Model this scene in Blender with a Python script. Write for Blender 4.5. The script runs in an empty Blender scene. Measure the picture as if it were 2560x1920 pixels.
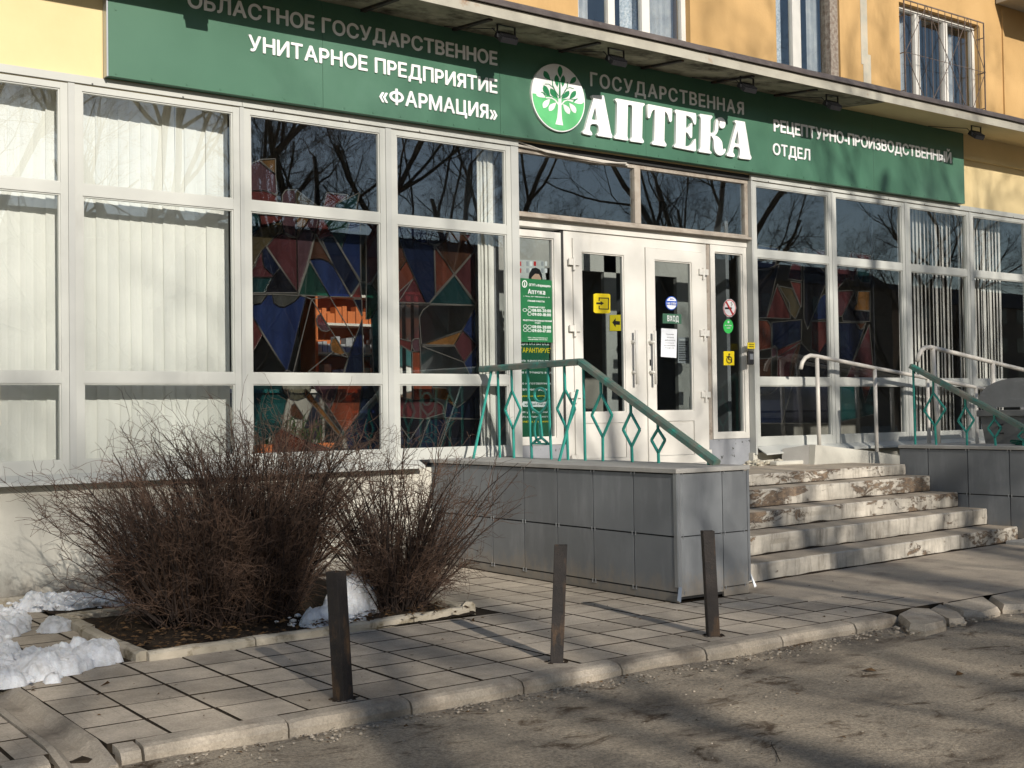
import bpy, bmesh, math, random
from mathutils import Vector, Matrix, noise
random.seed(7)
C = bpy.context.scene.collection
SC = bpy.context.scene
R = math.radians

# ------------------------------------------------------------------ camera
F_PX = 3056.47
def _axes(yaw, pitch, roll):
    cy, sy, cp, sp = math.cos(yaw), math.sin(yaw), math.cos(pitch), math.sin(pitch)
    f = Vector((sy*cp, cy*cp, sp)); r = Vector((cy, -sy, 0)); u = r.cross(f)
    c, s = math.cos(roll), math.sin(roll)
    return c*r+s*u, -s*r+c*u, f
AR, AU, AF = _axes(0.62599699, 0.02455899, -0.01476933)
CAM = Vector((0, 0, 1.48))
cam = bpy.data.cameras.new('camera'); camo = bpy.data.objects.new('camera', cam); C.objects.link(camo)
cam.sensor_width = 36; cam.lens = F_PX/2560*36; cam.clip_end = 2000; cam.clip_start = .05
m = Matrix.Identity(4)
for i, v in enumerate((AR, AU, -AF)):
    for j in range(3): m[j][i] = v[j]
m.translation = CAM; camo.matrix_world = m
SC.camera = camo
SC.render.resolution_x = 1024; SC.render.resolution_y = 768

# ------------------------------------------------------------------ light
SUN_AZ, SUN_EL = R(10.6), R(22.5)          # direction the light travels (from +Y towards +X) and height
w = bpy.data.worlds.new('World'); SC.world = w; w.use_nodes = True
nt = w.node_tree; bg = nt.nodes['Background']
sky = nt.nodes.new('ShaderNodeTexSky'); sky.sky_type = 'NISHITA'; sky.sun_disc = False
sky.sun_elevation = SUN_EL; sky.sun_rotation = math.pi+SUN_AZ; sky.air_density = 1.0; sky.dust_density = .6
nt.links.new(sky.outputs[0], bg.inputs[0]); bg.inputs[1].default_value = .095
sl = bpy.data.lights.new('sun', 'SUN'); sl.energy = 4.9; sl.angle = R(.55); sl.color = (1, .935, .84)
so = bpy.data.objects.new('sun', sl); C.objects.link(so)
sdir = Vector((math.sin(SUN_AZ)*math.cos(SUN_EL), math.cos(SUN_AZ)*math.cos(SUN_EL), -math.sin(SUN_EL)))
so.rotation_euler = sdir.to_track_quat('-Z', 'Y').to_euler(); so.location = (-5, -30, 14)
SC.view_settings.view_transform = 'Standard'; SC.view_settings.look = 'None'
SC.view_settings.gamma = 1; SC.view_settings.exposure = 0.2

# ------------------------------------------------------------------ pixel helpers (photo pixels, 2560 wide)
def ray(x, y): return AR*((x-1280)/F_PX)+AU*(-(y-960)/F_PX)+AF
def on(x, y, ax, v):
    d = ray(x, y); return CAM+d*((v-CAM[ax])/d[ax])
def onY(x, y, v): return on(x, y, 1, v)
def G(x, y, z=0.): return on(x, y, 2, z)
def crop(cx, cy, s): return lambda x, y: (cx+x*s, cy+y*s)

# ------------------------------------------------------------------ mesh helpers
class MB:
    def __init__(s): s.v = []; s.f = []
    def add(s, vs, fs):
        n = len(s.v); s.v += [tuple(p) for p in vs]; s.f += [tuple(i+n for i in f) for f in fs]; return s
    def box(s, x0, x1, y0, y1, z0, z1):
        return s.add([(x0,y0,z0),(x1,y0,z0),(x1,y1,z0),(x0,y1,z0),(x0,y0,z1),(x1,y0,z1),(x1,y1,z1),(x0,y1,z1)],
            [(0,3,2,1),(4,5,6,7),(0,1,5,4),(1,2,6,5),(2,3,7,6),(3,0,4,7)])
    def prism(s, pts, vec):
        n = len(pts); vec = Vector(vec); a = [Vector(p) for p in pts]
        return s.add(a+[p+vec for p in a], [tuple(range(n))[::-1], tuple(range(n, 2*n))]+[(i, (i+1) % n, n+(i+1) % n, n+i) for i in range(n)])
    def tube(s, pts, r, n=6, caps=True, square=False):
        P = [Vector(p) for p in pts]; rr = r if isinstance(r, (list, tuple)) else [r]*len(P)
        vs = []; fs = []; ref = None
        for i, p in enumerate(P):
            t = (P[min(i+1, len(P)-1)]-P[max(i-1, 0)])
            if t.length < 1e-9: t = Vector((0, 0, 1))
            t.normalize()
            if ref is None:
                ref = Vector((1, 0, 0)) if abs(t.x) < .8 else Vector((0, 1, 0))
            a = ref-t*ref.dot(t)
            if a.length < 1e-4: a = t.orthogonal()
            a.normalize(); b = t.cross(a); ref = a
            for k in range(n):
                an = 2*math.pi*k/n+(math.pi/4 if square else 0)
                vs.append(p+(a*math.cos(an)+b*math.sin(an))*rr[i]*(1.414 if square else 1))
        for i in range(len(P)-1):
            for k in range(n):
                k2 = (k+1) % n; fs.append((i*n+k, i*n+k2, (i+1)*n+k2, (i+1)*n+k))
        if caps: fs.append(tuple(range(n))[::-1]); fs.append(tuple((len(P)-1)*n+k for k in range(n)))
        return s.add(vs, fs)
    def build(s, name, mat, parent=None, smooth=False, bevel=0, kind=None):
        me = bpy.data.meshes.new(name); off = base(parent)
        me.from_pydata([(x-off.x, y-off.y, z-off.z) for x, y, z in s.v], [], s.f)
        if bevel:
            bm = bmesh.new(); bm.from_mesh(me)
            bmesh.ops.remove_doubles(bm, verts=bm.verts, dist=1e-6)
            bmesh.ops.bevel(bm, geom=bm.edges[:], offset=bevel, segments=1, affect='EDGES', clamp_overlap=True)
            bm.to_mesh(me); bm.free()
        return link(name, me, mat, parent, smooth, kind)
def base(parent):
    o = Vector((0, 0, 0))
    while parent is not None: o += parent.location; parent = parent.parent
    return o
def fixn(me):
    bm = bmesh.new(); bm.from_mesh(me); bmesh.ops.recalc_face_normals(bm, faces=bm.faces); bm.to_mesh(me); bm.free()
def link(name, me, mat, parent=None, smooth=False, kind=None):
    fixn(me)
    if mat: me.materials.append(mat)
    if smooth:
        for p in me.polygons: p.use_smooth = True
    o = bpy.data.objects.new(name, me); C.objects.link(o); o.parent = parent
    if kind: o['kind'] = kind
    return o
def thing(name, label, cat, loc, group=None):
    o = bpy.data.objects.new(name, None); C.objects.link(o); o.location = loc; o.empty_display_size = .1
    return tag(o, label, cat, group)
def tag(o, label, cat, group=None, kind=None):
    o['label'] = label; o['category'] = cat
    if group: o['group'] = group
    if kind: o['kind'] = kind
    return o
def struct(o): o['kind'] = 'structure'; return o
def box(name, mat, b, parent=None, bevel=0): return MB().box(*b).build(name, mat, parent, bevel=bevel)

def curve_mesh(splines=None, text=None, ext=.005, offset=0., res=3):
    """filled 2D outlines (with holes) or text, extruded; in local XY"""
    if text is not None:
        cu = bpy.data.curves.new('c', 'FONT'); cu.body = text; cu.offset = offset; cu.resolution_u = res
    else:
        cu = bpy.data.curves.new('c', 'CURVE'); cu.dimensions = '2D'; cu.fill_mode = 'BOTH'
        for s in splines:
            sp = cu.splines.new('POLY'); sp.points.add(len(s)-1); sp.use_cyclic_u = True
            for p, q in zip(sp.points, s): p.co = (q[0], q[1], 0, 1)
    cu.extrude = ext
    ob = bpy.data.objects.new('c', cu); C.objects.link(ob); bpy.context.view_layer.update()
    me = bpy.data.meshes.new_from_object(ob.evaluated_get(bpy.context.evaluated_depsgraph_get()))
    bpy.data.objects.remove(ob); bpy.data.curves.remove(cu)
    return me
def stand(me, f):
    for v in me.vertices: v.co = f(v.co)
    return me
_ch = {}
def _arc(cx, cy, rx, ry, a0, a1, n=12): return [(cx+rx*math.cos(R(a0+(a1-a0)*i/n)), cy+ry*math.sin(R(a0+(a1-a0)*i/n))) for i in range(n+1)]
OWN = {'Р': [[[(0, 0), (.1, 0), (.1, .265)]+_arc(.27, .485, .215, .22, -90, 90)+[(0, .705)], [(.1, .355)]+_arc(.27, .485, .12, .13, -90, 90)+[(.1, .615)]]],
       'Я': [[[(.5, 0), (.5, .705)]+_arc(.23, .49, .215, .215, 90, 245)+[(0, 0), (.118, 0), (.27, .27), (.4, .27), (.4, 0)], [(.4, .36), (.4, .615)]+_arc(.23, .488, .12, .127, 90, 270)]],
       'Ф': [[_arc(.40, .355, .39, .255, 0, 350, 35), _arc(.40, .355, .285, .165, 0, 350, 35)], [[(.352, -.03), (.448, -.03), (.448, .735), (.352, .735)]]]}
def own_glyph(ch):
    mb = MB()
    for k, g in enumerate(OWN[ch]):
        me = curve_mesh(g, ext=.5); mb.add([(v.co.x, v.co.y, v.co.z*(1-.018*k)) for v in me.vertices], [tuple(p.vertices) for p in me.polygons])
    m2 = bpy.data.meshes.new('g'); m2.from_pydata(mb.v, [], mb.f); return m2
def glyph_outline(ch):
    """one letter as filled outlines; overlapping contours become separate layers so that they never cancel out"""
    from mathutils.geometry import interpolate_bezier as ib
    cu = bpy.data.curves.new('c', 'FONT'); cu.body = ch; ob = bpy.data.objects.new('c', cu); C.objects.link(ob); bpy.context.view_layer.update()
    loops = []
    for sp in ob.to_curve(bpy.context.evaluated_depsgraph_get()).splines:
        bp = sp.bezier_points; L = []
        for i in range(len(bp)):
            p, q = bp[i], bp[(i+1) % len(bp)]
            straight = (p.handle_right-p.co).length+(q.handle_left-q.co).length < 1e-5 or (p.handle_right_type == 'VECTOR' and q.handle_left_type == 'VECTOR')
            L += [(v.x, v.y) for v in ib(p.co, p.handle_right, q.handle_left, q.co, 2 if straight else 6)[:-1]]
        out = [L[0]]
        for v in L[1:]:
            if math.hypot(v[0]-out[-1][0], v[1]-out[-1][1]) > 1e-4: out.append(v)
        loops.append(out)
    ob.to_curve_clear(); bpy.data.objects.remove(ob); bpy.data.curves.remove(cu)
    area = lambda l: sum(l[i-1][0]*l[i][1]-l[i][0]*l[i-1][1] for i in range(len(l)))/2
    big = max(loops, key=lambda l: abs(area(l))); sg = 1 if area(big) > 0 else -1
    outer = [l for l in loops if area(l)*sg > 0]; groups = [[l] for l in outer]
    for h in loops:
        if area(h)*sg < 0:
            c = [i for i, o in enumerate(outer) if inpoly(h[0][0], h[0][1], o)]
            if c: groups[min(c, key=lambda i: abs(area(outer[i])))].append(h)
    mb = MB()
    for k, g in enumerate(groups):
        me = curve_mesh(g, ext=.5); mb.add([(v.co.x, v.co.y, v.co.z*(1-.017*k)) for v in me.vertices], [tuple(p.vertices) for p in me.polygons])
    m2 = bpy.data.meshes.new('g'); m2.from_pydata(mb.v, [], mb.f); return m2
def inpoly(x, y, P):
    c = False; j = len(P)-1
    for i in range(len(P)):
        if (P[i][1] > y) != (P[j][1] > y) and x < (P[j][0]-P[i][0])*(y-P[i][1])/(P[j][1]-P[i][1])+P[i][0]: c = not c
        j = i
    return c
def glyph(ch, offset):
    k = (ch, offset)
    if k not in _ch:
        me = glyph_outline(ch) if ch not in OWN else own_glyph(ch)
        if offset > .005:                  # heavier weight: shifted layers at slightly different depths
            mb = MB()
            for i, (dx, dy) in enumerate(((0, 0), (1, 0), (-1, 0), (0, 1), (0, -1), (.7, .7), (-.7, .7), (.7, -.7), (-.7, -.7))):
                mb.add([(v.co.x+dx*offset, v.co.y+dy*offset, v.co.z*(1-.035*i)) for v in me.vertices], [tuple(p.vertices) for p in me.polygons])
            me = bpy.data.meshes.new('g'); me.from_pydata(mb.v, [], mb.f)
        xs = [v.co.x for v in me.vertices]; ys = [v.co.y for v in me.vertices]
        _ch[k] = (me, min(xs), max(xs), min(ys), max(ys))
    return _ch[k]
def layout(text, offset, gap):
    pen = 0; out = []
    for ch in text:
        if ch == ' ': pen += .32; continue
        g = glyph(ch, offset); out.append((ch, pen-g[1])); pen += g[2]-g[1]+gap
    return out, pen-gap
CAPH = .729
def text_letters(text, x0, x1, z0, z1, y, depth, mat, parent, offset=.022, gap=.11, slope=0., joined=None):
    """letters between x0 and x1, cap height z0..z1, front face at y-depth. joined -> one part"""
    out, W = layout(text, offset, gap); sx = (x1-x0)/W
    capm = glyph('Н', offset); sz = (z1-z0)/(capm[4]-capm[3]); off = base(parent); allmb = MB()
    for ch, pen in out:
        g = glyph(ch, offset)
        def f(c): 
            X = x0+(c.x+pen)*sx
            return Vector((X, y-depth/2-c.z*depth, z0+(c.y-capm[3])*sz+slope*(X-x0)))
        if joined:
            allmb.add([f(v.co) for v in g[0].vertices], [tuple(p.vertices) for p in g[0].polygons])
        else:
            me = g[0].copy(); stand(me, lambda c: f(c)-off); link('letter', me, mat, parent)
    if joined: return allmb.build(joined, mat, parent)

# ------------------------------------------------------------------ materials
def nodes(name):
    mt = bpy.data.materials.new(name); mt.use_nodes = True; t = mt.node_tree
    return mt, t, t.nodes['Principled BSDF']
def ns(t, ty, **kw):
    n = t.nodes.new(ty)
    for k, v in kw.items(): setattr(n, k, v)
    return n
def wpos(t, scale=(1, 1, 1)):
    g = ns(t, 'ShaderNodeNewGeometry'); mp = ns(t, 'ShaderNodeMapping'); t.links.new(g.outputs['Position'], mp.inputs[0])
    mp.inputs['Scale'].default_value = scale; return mp.outputs[0]
def noi(t, vec, scale, detail=5, rough=.6, dist=0):
    n = ns(t, 'ShaderNodeTexNoise'); n.inputs['Scale'].default_value = scale; n.inputs['Detail'].default_value = detail
    n.inputs['Roughness'].default_value = rough; n.inputs['Distortion'].default_value = dist
    t.links.new(vec, n.inputs['Vector']); return n.outputs['Fac']
def ramp(t, fac, a, b, ca=(0,0,0,1), cb=(1,1,1,1)):
    r = ns(t, 'ShaderNodeValToRGB'); e = r.color_ramp.elements; e[0].position = a; e[1].position = b; e[0].color = ca; e[1].color = cb
    t.links.new(fac, r.inputs[0]); return r.outputs[0]
def mix(t, fac, a, b, mode='MIX'):
    n = ns(t, 'ShaderNodeMix', data_type='RGBA', blend_type=mode)
    for sock, v in ((n.inputs[0], fac), (n.inputs[6], a), (n.inputs[7], b)):
        if isinstance(v, (int, float)): sock.default_value = v
        elif isinstance(v, tuple): sock.default_value = (*v[:3], 1)
        else: t.links.new(v, sock)
    return n.outputs[2]
def mat(name, c1, c2=None, scale=3, rough=.75, spec=.3, bump=0., bscale=60, metal=0., stain=None, sth=(.55, .7), sscale=2., sstretch=(1,1,1), rand=0., detail=6, fine=0.):
    mt, t, p = nodes(name); v = wpos(t)
    c2 = c2 or tuple(x*.85 for x in c1)
    col = mix(t, ramp(t, noi(t, v, scale, detail), .35, .65), c1, c2)
    if fine: col = mix(t, fine, col, ramp(t, noi(t, v, 80, 6, .8), .3, .7, (.45,.45,.45,1), (1.4,1.38,1.34,1)), 'MULTIPLY')
    if stain: col = mix(t, ramp(t, noi(t, wpos(t, sstretch), sscale, 8, .65), *sth), col, stain)
    if rand:
        oi = ns(t, 'ShaderNodeObjectInfo'); mr = ns(t, 'ShaderNodeMapRange'); t.links.new(oi.outputs['Random'], mr.inputs[0])
        mr.inputs[3].default_value = 1-rand; mr.inputs[4].default_value = 1+rand
        col = mix(t, 1., col, mr.outputs[0], 'MULTIPLY')
    t.links.new(col, p.inputs['Base Color']); p.inputs['Roughness'].default_value = rough
    p.inputs['Specular IOR Level'].default_value = spec; p.inputs['Metallic'].default_value = metal
    if bump:
        b = ns(t, 'ShaderNodeBump'); b.inputs['Strength'].default_value = bump; b.inputs['Distance'].default_value = .01
        t.links.new(noi(t, v, bscale, 6), b.inputs['Height']); t.links.new(b.outputs[0], p.inputs['Normal'])
    return mt
def flat(name, c, rough=.6, spec=.3, metal=0.):
    mt, t, p = nodes(name); p.inputs['Base Color'].default_value = (*c, 1); p.inputs['Roughness'].default_value = rough
    p.inputs['Specular IOR Level'].default_value = spec; p.inputs['Metallic'].default_value = metal
    v = wpos(t); t.links.new(mix(t, .25, c, ramp(t, noi(t, v, 9, 5), .3, .7, tuple(x*.7 for x in c)+(1,), tuple(min(1, x*1.1) for x in c)+(1,))), p.inputs['Base Color'])
    return mt
def glass(name, tint=(.97,.98,.975), r0=.085, r1=.9, wave=.0):
    mt = bpy.data.materials.new(name); mt.use_nodes = True; t = mt.node_tree; t.nodes.clear()
    o = ns(t, 'ShaderNodeOutputMaterial'); tr = ns(t, 'ShaderNodeBsdfTransparent'); gl = ns(t, 'ShaderNodeBsdfGlossy')
    tr.inputs[0].default_value = (*tint, 1); gl.inputs['Roughness'].default_value = .004; gl.inputs[0].default_value = (.95, .97, 1, 1)
    lw = ns(t, 'ShaderNodeLayerWeight'); lw.inputs[0].default_value = .5
    pw = ns(t, 'ShaderNodeMath', operation='POWER'); pw.inputs[1].default_value = 4.; t.links.new(lw.outputs['Facing'], pw.inputs[0])
    ma = ns(t, 'ShaderNodeMath', operation='MULTIPLY_ADD'); ma.inputs[1].default_value = r1-r0; ma.inputs[2].default_value = r0
    t.links.new(pw.outputs[0], ma.inputs[0])
    mx = ns(t, 'ShaderNodeMixShader'); t.links.new(ma.outputs[0], mx.inputs[0]); t.links.new(tr.outputs[0], mx.inputs[1]); t.links.new(gl.outputs[0], mx.inputs[2])
    if wave:
        b = ns(t, 'ShaderNodeBump'); b.inputs['Strength'].default_value = wave; b.inputs['Distance'].default_value = .02
        t.links.new(noi(t, wpos(t), 1.3, 2), b.inputs['Height']); t.links.new(b.outputs[0], gl.inputs['Normal'])
    t.links.new(mx.outputs[0], o.inputs[0]); return mt
def stained(name, c, trans=.45):
    """coloured glass: part see-through in its colour, part milky, a little gloss"""
    mt = bpy.data.materials.new(name); mt.use_nodes = True; t = mt.node_tree; t.nodes.clear()
    o = ns(t, 'ShaderNodeOutputMaterial'); tr = ns(t, 'ShaderNodeBsdfTransparent'); df = ns(t, 'ShaderNodeBsdfDiffuse'); gl = ns(t, 'ShaderNodeBsdfGlossy')
    k = .62/max(c); tr.inputs[0].default_value = (*[min(1, x*k+.015) for x in c], 1)
    v = wpos(t); t.links.new(mix(t, ramp(t, noi(t, wpos(t, (1, 1, .12)), 9, 4), .35, .7), c, tuple(x*.45 for x in c)), df.inputs[0])
    gl.inputs['Roughness'].default_value = .12
    m1 = ns(t, 'ShaderNodeMixShader'); m1.inputs[0].default_value = trans
    t.links.new(df.outputs[0], m1.inputs[1]); t.links.new(tr.outputs[0], m1.inputs[2])
    m2 = ns(t, 'ShaderNodeMixShader'); m2.inputs[0].default_value = .025; t.links.new(m1.outputs[0], m2.inputs[1]); t.links.new(gl.outputs[0], m2.inputs[2])
    t.links.new(m2.outputs[0], o.inputs[0]); return mt

m_alu = mat('white_aluminium', (.475,.48,.445), (.43,.435,.405), 1.5, .42, .4, stain=(.33,.32,.295), sth=(.6, .85), sscale=3, sstretch=(1,1,.3))
m_alu2 = mat('mullion_cover_aluminium', (.43,.435,.41), (.395,.40,.38), 1.5, .45, .4)
m_pvc = mat('white_door_plastic', (.66,.64,.59), (.60,.58,.53), 2, .35, .4, stain=(.48,.44,.37), sth=(.66, .9), sscale=4, sstretch=(1,1,.4))
m_plinth = mat('cream_plinth_plaster', (.57,.55,.48), (.48,.46,.40), 1.6, .9, .15, .25, 30, stain=(.42,.39,.34), sth=(.6, .85), sscale=1.4)
m_yel = mat('pale_yellow_plaster', (.66,.53,.30), (.60,.48,.265), 1.2, .88, .15, .12, 40, stain=(.6,.46,.25), sth=(.62, .9), sscale=1.3, sstretch=(1,1,.35))
m_och = mat('ochre_plaster', (.52,.335,.15), (.45,.285,.122), .9, .9, .12, .2, 35, stain=(.30,.19,.08), sth=(.56, .8), sscale=.9, sstretch=(1,1,.3))
m_bare = mat('bare_grey_plaster', (.42,.40,.33), (.5,.44,.34), 6, .95, .1, .4, 30)
m_con = mat('tan_tread_concrete', (.50,.425,.335), (.40,.34,.27), 2.5, .95, .1, .35, 70, stain=(.24,.2,.16), sth=(.55, .75), sscale=2.5, fine=.5)
m_kerb = mat('kerb_concrete', (.44,.385,.315), (.33,.29,.235), 3.5, .95, .1, .5, 60, stain=(.17,.14,.11), sth=(.52, .72), sscale=3, rand=.12, fine=.6)
m_road0 = None
m_panel = mat('grey_fibre_panel', (.195,.205,.213), (.155,.163,.17), 1.4, .5, .35, .05, 25, stain=(.26,.268,.275), sth=(.5, .8), sscale=5, sstretch=(1,1,.22), rand=.12)
def splash(mt, zmax, c):
    t = mt.node_tree; p = t.nodes['Principled BSDF']; lk = p.inputs['Base Color'].links[0].from_socket
    g = ns(t, 'ShaderNodeNewGeometry'); sp = ns(t, 'ShaderNodeSeparateXYZ'); t.links.new(g.outputs['Position'], sp.inputs[0])
    mr = ns(t, 'ShaderNodeMapRange'); t.links.new(sp.outputs['Z'], mr.inputs[0]); mr.inputs[1].default_value = 0; mr.inputs[2].default_value = zmax; mr.inputs[3].default_value = .32; mr.inputs[4].default_value = -.25
    ad = ns(t, 'ShaderNodeMath', operation='ADD'); t.links.new(noi(t, wpos(t, (1, 1, .6)), 9, 9, .75), ad.inputs[0]); t.links.new(mr.outputs[0], ad.inputs[1])
    t.links.new(mix(t, ramp(t, ad.outputs[0], .5, .8, (0,0,0,1), (.75,.75,.75,1)), lk, c), p.inputs['Base Color'])
splash(m_panel, .4, (.27,.23,.18)); splash(m_plinth, .45, (.30,.26,.21))
m_core = flat('dark_core', (.035,.035,.035), .9)
m_cap = mat('concrete_capping', (.40,.385,.355), (.33,.315,.29), 4, .9, .15, .3, 50)
m_galv = flat('galvanised_trim', (.42,.44,.46), .35, .5, .7)
m_green = mat('sign_green_sheet', (.062,.152,.097), (.050,.133,.083), .5, .42, .45, stain=(.085,.18,.125), sth=(.5,.8), sscale=.6)
m_white = flat('white_plastic_letter', (.82,.82,.82), .35, .4)
m_lead = flat('lead_came', (.15,.14,.125), .4, .4, .6)
m_dark = flat('black_metal', (.018,.018,.02), .5, .4)
m_rust = mat('rusty_steel', (.034,.028,.025), (.024,.021,.020), 14, .7, .3, .5, 80, stain=(.11,.065,.035), sth=(.54, .7), sscale=10, sstretch=(1,1,.35))
m_teal = mat('teal_paint', (.03,.30,.24), (.025,.24,.20), 8, .45, .4, .1, 60, stain=(.02,.09,.09), sth=(.58, .72), sscale=9)
m_tealw = mat('worn_teal_handrail', (.05,.15,.125), (.17,.16,.13), 7, .42, .5, .1, 60, stain=(.03,.27,.21), sth=(.56, .66), sscale=5)
m_rail = mat('greyish_white_pipe', (.60,.56,.50), (.52,.49,.44), 6, .45, .4)
m_snow = None
m_soil = mat('dark_soil', (.045,.034,.025), (.022,.017,.013), 9, 1, .05, .9, 40, stain=(.10,.07,.045), sth=(.58, .7), sscale=25)
m_twig = mat('brown_twig', (.14,.085,.058), (.07,.047,.036), 4, .8, .2)
m_twig2 = mat('dark_stem', (.045,.032,.027), (.03,.023,.02), 6, .85, .15)
m_bark = mat('tree_bark', (.055,.045,.036), (.035,.03,.025), 5, .9, .1)
m_blind = mat('cream_blind_fabric', (.75,.745,.70), (.71,.705,.66), 2, .85, .15)
m_blindg = mat('grey_blind_fabric', (.74,.72,.68), (.68,.66,.62), 2, .85, .15)
m_glass = glass('window_glass', r0=.095, wave=.012)
m_glass2 = glass('door_glass', (.85,.88,.88), r0=.05)
m_brown = mat('brown_trim_paint', (.30,.255,.21), (.37,.33,.28), 9, .6, .3, .1, 50, stain=(.12,.08,.055), sth=(.56, .74), sscale=7)
m_greyp = mat('grey_base_render', (.30,.31,.33), (.26,.27,.29), 4, .9, .15, .3, 60, stain=(.05,.05,.045), sth=(.62, .66), sscale=11)
m_yst = flat('yellow_sticker', (.80,.62,.02), .4)
m_blk = flat('black_print', (.02,.02,.02), .5)
m_intw = flat('interior_wall_paint', (.26,.25,.22), .9)
m_intf = flat('interior_floor', (.16,.14,.12), .5)
m_flash = mat('dark_metal_flashing', (.07,.055,.05), (.12,.10,.09), 5, .45, .5, stain=(.2,.18,.17), sth=(.6, .75), sscale=6)
m_fascia = mat('peeling_fascia', (.42,.40,.335), (.34,.32,.27), 3, .85, .2, .3, 30, stain=(.27,.15,.08), sth=(.60, .72), sscale=3.2)
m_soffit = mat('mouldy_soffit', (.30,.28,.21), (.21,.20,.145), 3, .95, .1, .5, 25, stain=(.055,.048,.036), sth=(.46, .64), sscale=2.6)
m_bin = mat('scuffed_grey_steel', (.20,.20,.19), (.15,.15,.145), 5, .55, .4, .1, 40, stain=(.28,.27,.26), sth=(.58, .75), sscale=6)

# stair riser: chipped white paint over brown concrete
def riser_mat():
    mt, t, p = nodes('chipped_white_riser'); v = wpos(t, (1, 1, 1.6))
    paint = mix(t, ramp(t, noi(t, v, 6, 8, .7), .35, .7), (.56,.515,.44), (.42,.385,.325))
    raw = mix(t, ramp(t, noi(t, v, 13, 8, .7), .4, .6), (.25,.18,.12), (.12,.09,.068))
    n1 = noi(t, wpos(t, (.6, .6, 1.5)), 6.5, 13, .76, .7); msk = noi(t, wpos(t, (.5, .5, 1.2)), 1.5, 3, .5)
    ad = ns(t, 'ShaderNodeMath', operation='MULTIPLY_ADD'); ad.inputs[1].default_value = .75; t.links.new(msk, ad.inputs[0]); t.links.new(n1, ad.inputs[2])
    chip = ramp(t, ad.outputs[0], .92, .955)
    dirt = ramp(t, noi(t, wpos(t, (2.6, 2.6, .45)), 3.6, 9, .75), .47, .74)
    base_c = mix(t, chip, paint, raw); n = ns(t, 'ShaderNodeMath', operation='MULTIPLY'); n.inputs[1].default_value = .8; t.links.new(dirt, n.inputs[0])
    t.links.new(mix(t, n.outputs[0], base_c, (.085,.07,.055)), p.inputs['Base Color']); p.inputs['Roughness'].default_value = .9
    b = ns(t, 'ShaderNodeBump'); b.inputs['Strength'].default_value = .7; b.inputs['Distance'].default_value = .012; b.invert = True
    t.links.new(chip, b.inputs['Height']); t.links.new(b.outputs[0], p.inputs['Normal']); return mt
m_riser = riser_mat()
def paver_mat():
    mt, t, p = nodes('concrete_paver'); v = wpos(t)
    oi = ns(t, 'ShaderNodeObjectInfo'); tc = ns(t, 'ShaderNodeTexCoord')
    rot = ns(t, 'ShaderNodeVectorRotate', rotation_type='Z_AXIS')
    sn = ns(t, 'ShaderNodeMath', operation='MULTIPLY'); sn.inputs[1].default_value = 4; t.links.new(oi.outputs['Random'], sn.inputs[0])
    fl = ns(t, 'ShaderNodeMath', operation='FLOOR'); t.links.new(sn.outputs[0], fl.inputs[0])
    an = ns(t, 'ShaderNodeMath', operation='MULTIPLY'); an.inputs[1].default_value = math.pi/2; t.links.new(fl.outputs[0], an.inputs[0])
    t.links.new(tc.outputs['Object'], rot.inputs['Vector']); t.links.new(an.outputs[0], rot.inputs['Angle'])
    br = ns(t, 'ShaderNodeTexBrick'); br.inputs['Scale'].default_value = 1.; br.inputs['Brick Width'].default_value = .175; br.inputs['Row Height'].default_value = .0875
    br.inputs['Mortar Size'].default_value = .0022; br.inputs['Mortar Smooth'].default_value = .6; br.offset = .5
    t.links.new(rot.outputs[0], br.inputs['Vector'])
    col = mix(t, ramp(t, noi(t, v, 2.2, 7), .35, .65), (.53,.46,.37), (.42,.365,.295))
    col = mix(t, .6, col, ramp(t, noi(t, v, 75, 6, .8), .3, .7, (.5,.5,.5,1), (1.35,1.33,1.3,1)), 'MULTIPLY')
    col = mix(t, .55, col, ramp(t, noi(t, v, 7, 8, .7), .3, .7, (.62,.62,.62,1), (1.2,1.2,1.2,1)), 'MULTIPLY')
    mr = ns(t, 'ShaderNodeMapRange'); t.links.new(oi.outputs['Random'], mr.inputs[0]); mr.inputs[3].default_value = .80; mr.inputs[4].default_value = 1.12
    col = mix(t, 1., col, mr.outputs[0], 'MULTIPLY')
    wear = ns(t, 'ShaderNodeMath', operation='MULTIPLY'); t.links.new(ramp(t, noi(t, v, 1.7, 4), .42, .62), wear.inputs[0]); t.links.new(br.outputs['Fac'], wear.inputs[1])
    hw = ns(t, 'ShaderNodeMath', operation='MULTIPLY'); hw.inputs[1].default_value = .55; t.links.new(wear.outputs[0], hw.inputs[0])
    col = mix(t, hw.outputs[0], col, (.15,.13,.105))
    col = mix(t, ramp(t, noi(t, v, 3.3, 8, .7), .60, .78), col, (.19,.165,.135))
    t.links.new(col, p.inputs['Base Color']); p.inputs['Roughness'].default_value = .93; p.inputs['Specular IOR Level'].default_value = .15
    b = ns(t, 'ShaderNodeBump'); b.inputs['Strength'].default_value = .35; b.inputs['Distance'].default_value = .004; t.links.new(noi(t, v, 90, 5), b.inputs['Height'])
    b2 = ns(t, 'ShaderNodeBump'); b2.inputs['Strength'].default_value = .6; b2.inputs['Distance'].default_value = .003; b2.invert = True
    t.links.new(wear.outputs[0], b2.inputs['Height']); t.links.new(b.outputs[0], b2.inputs['Normal']); t.links.new(b2.outputs[0], p.inputs['Normal'])
    return mt
m_paver = paver_mat()
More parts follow.
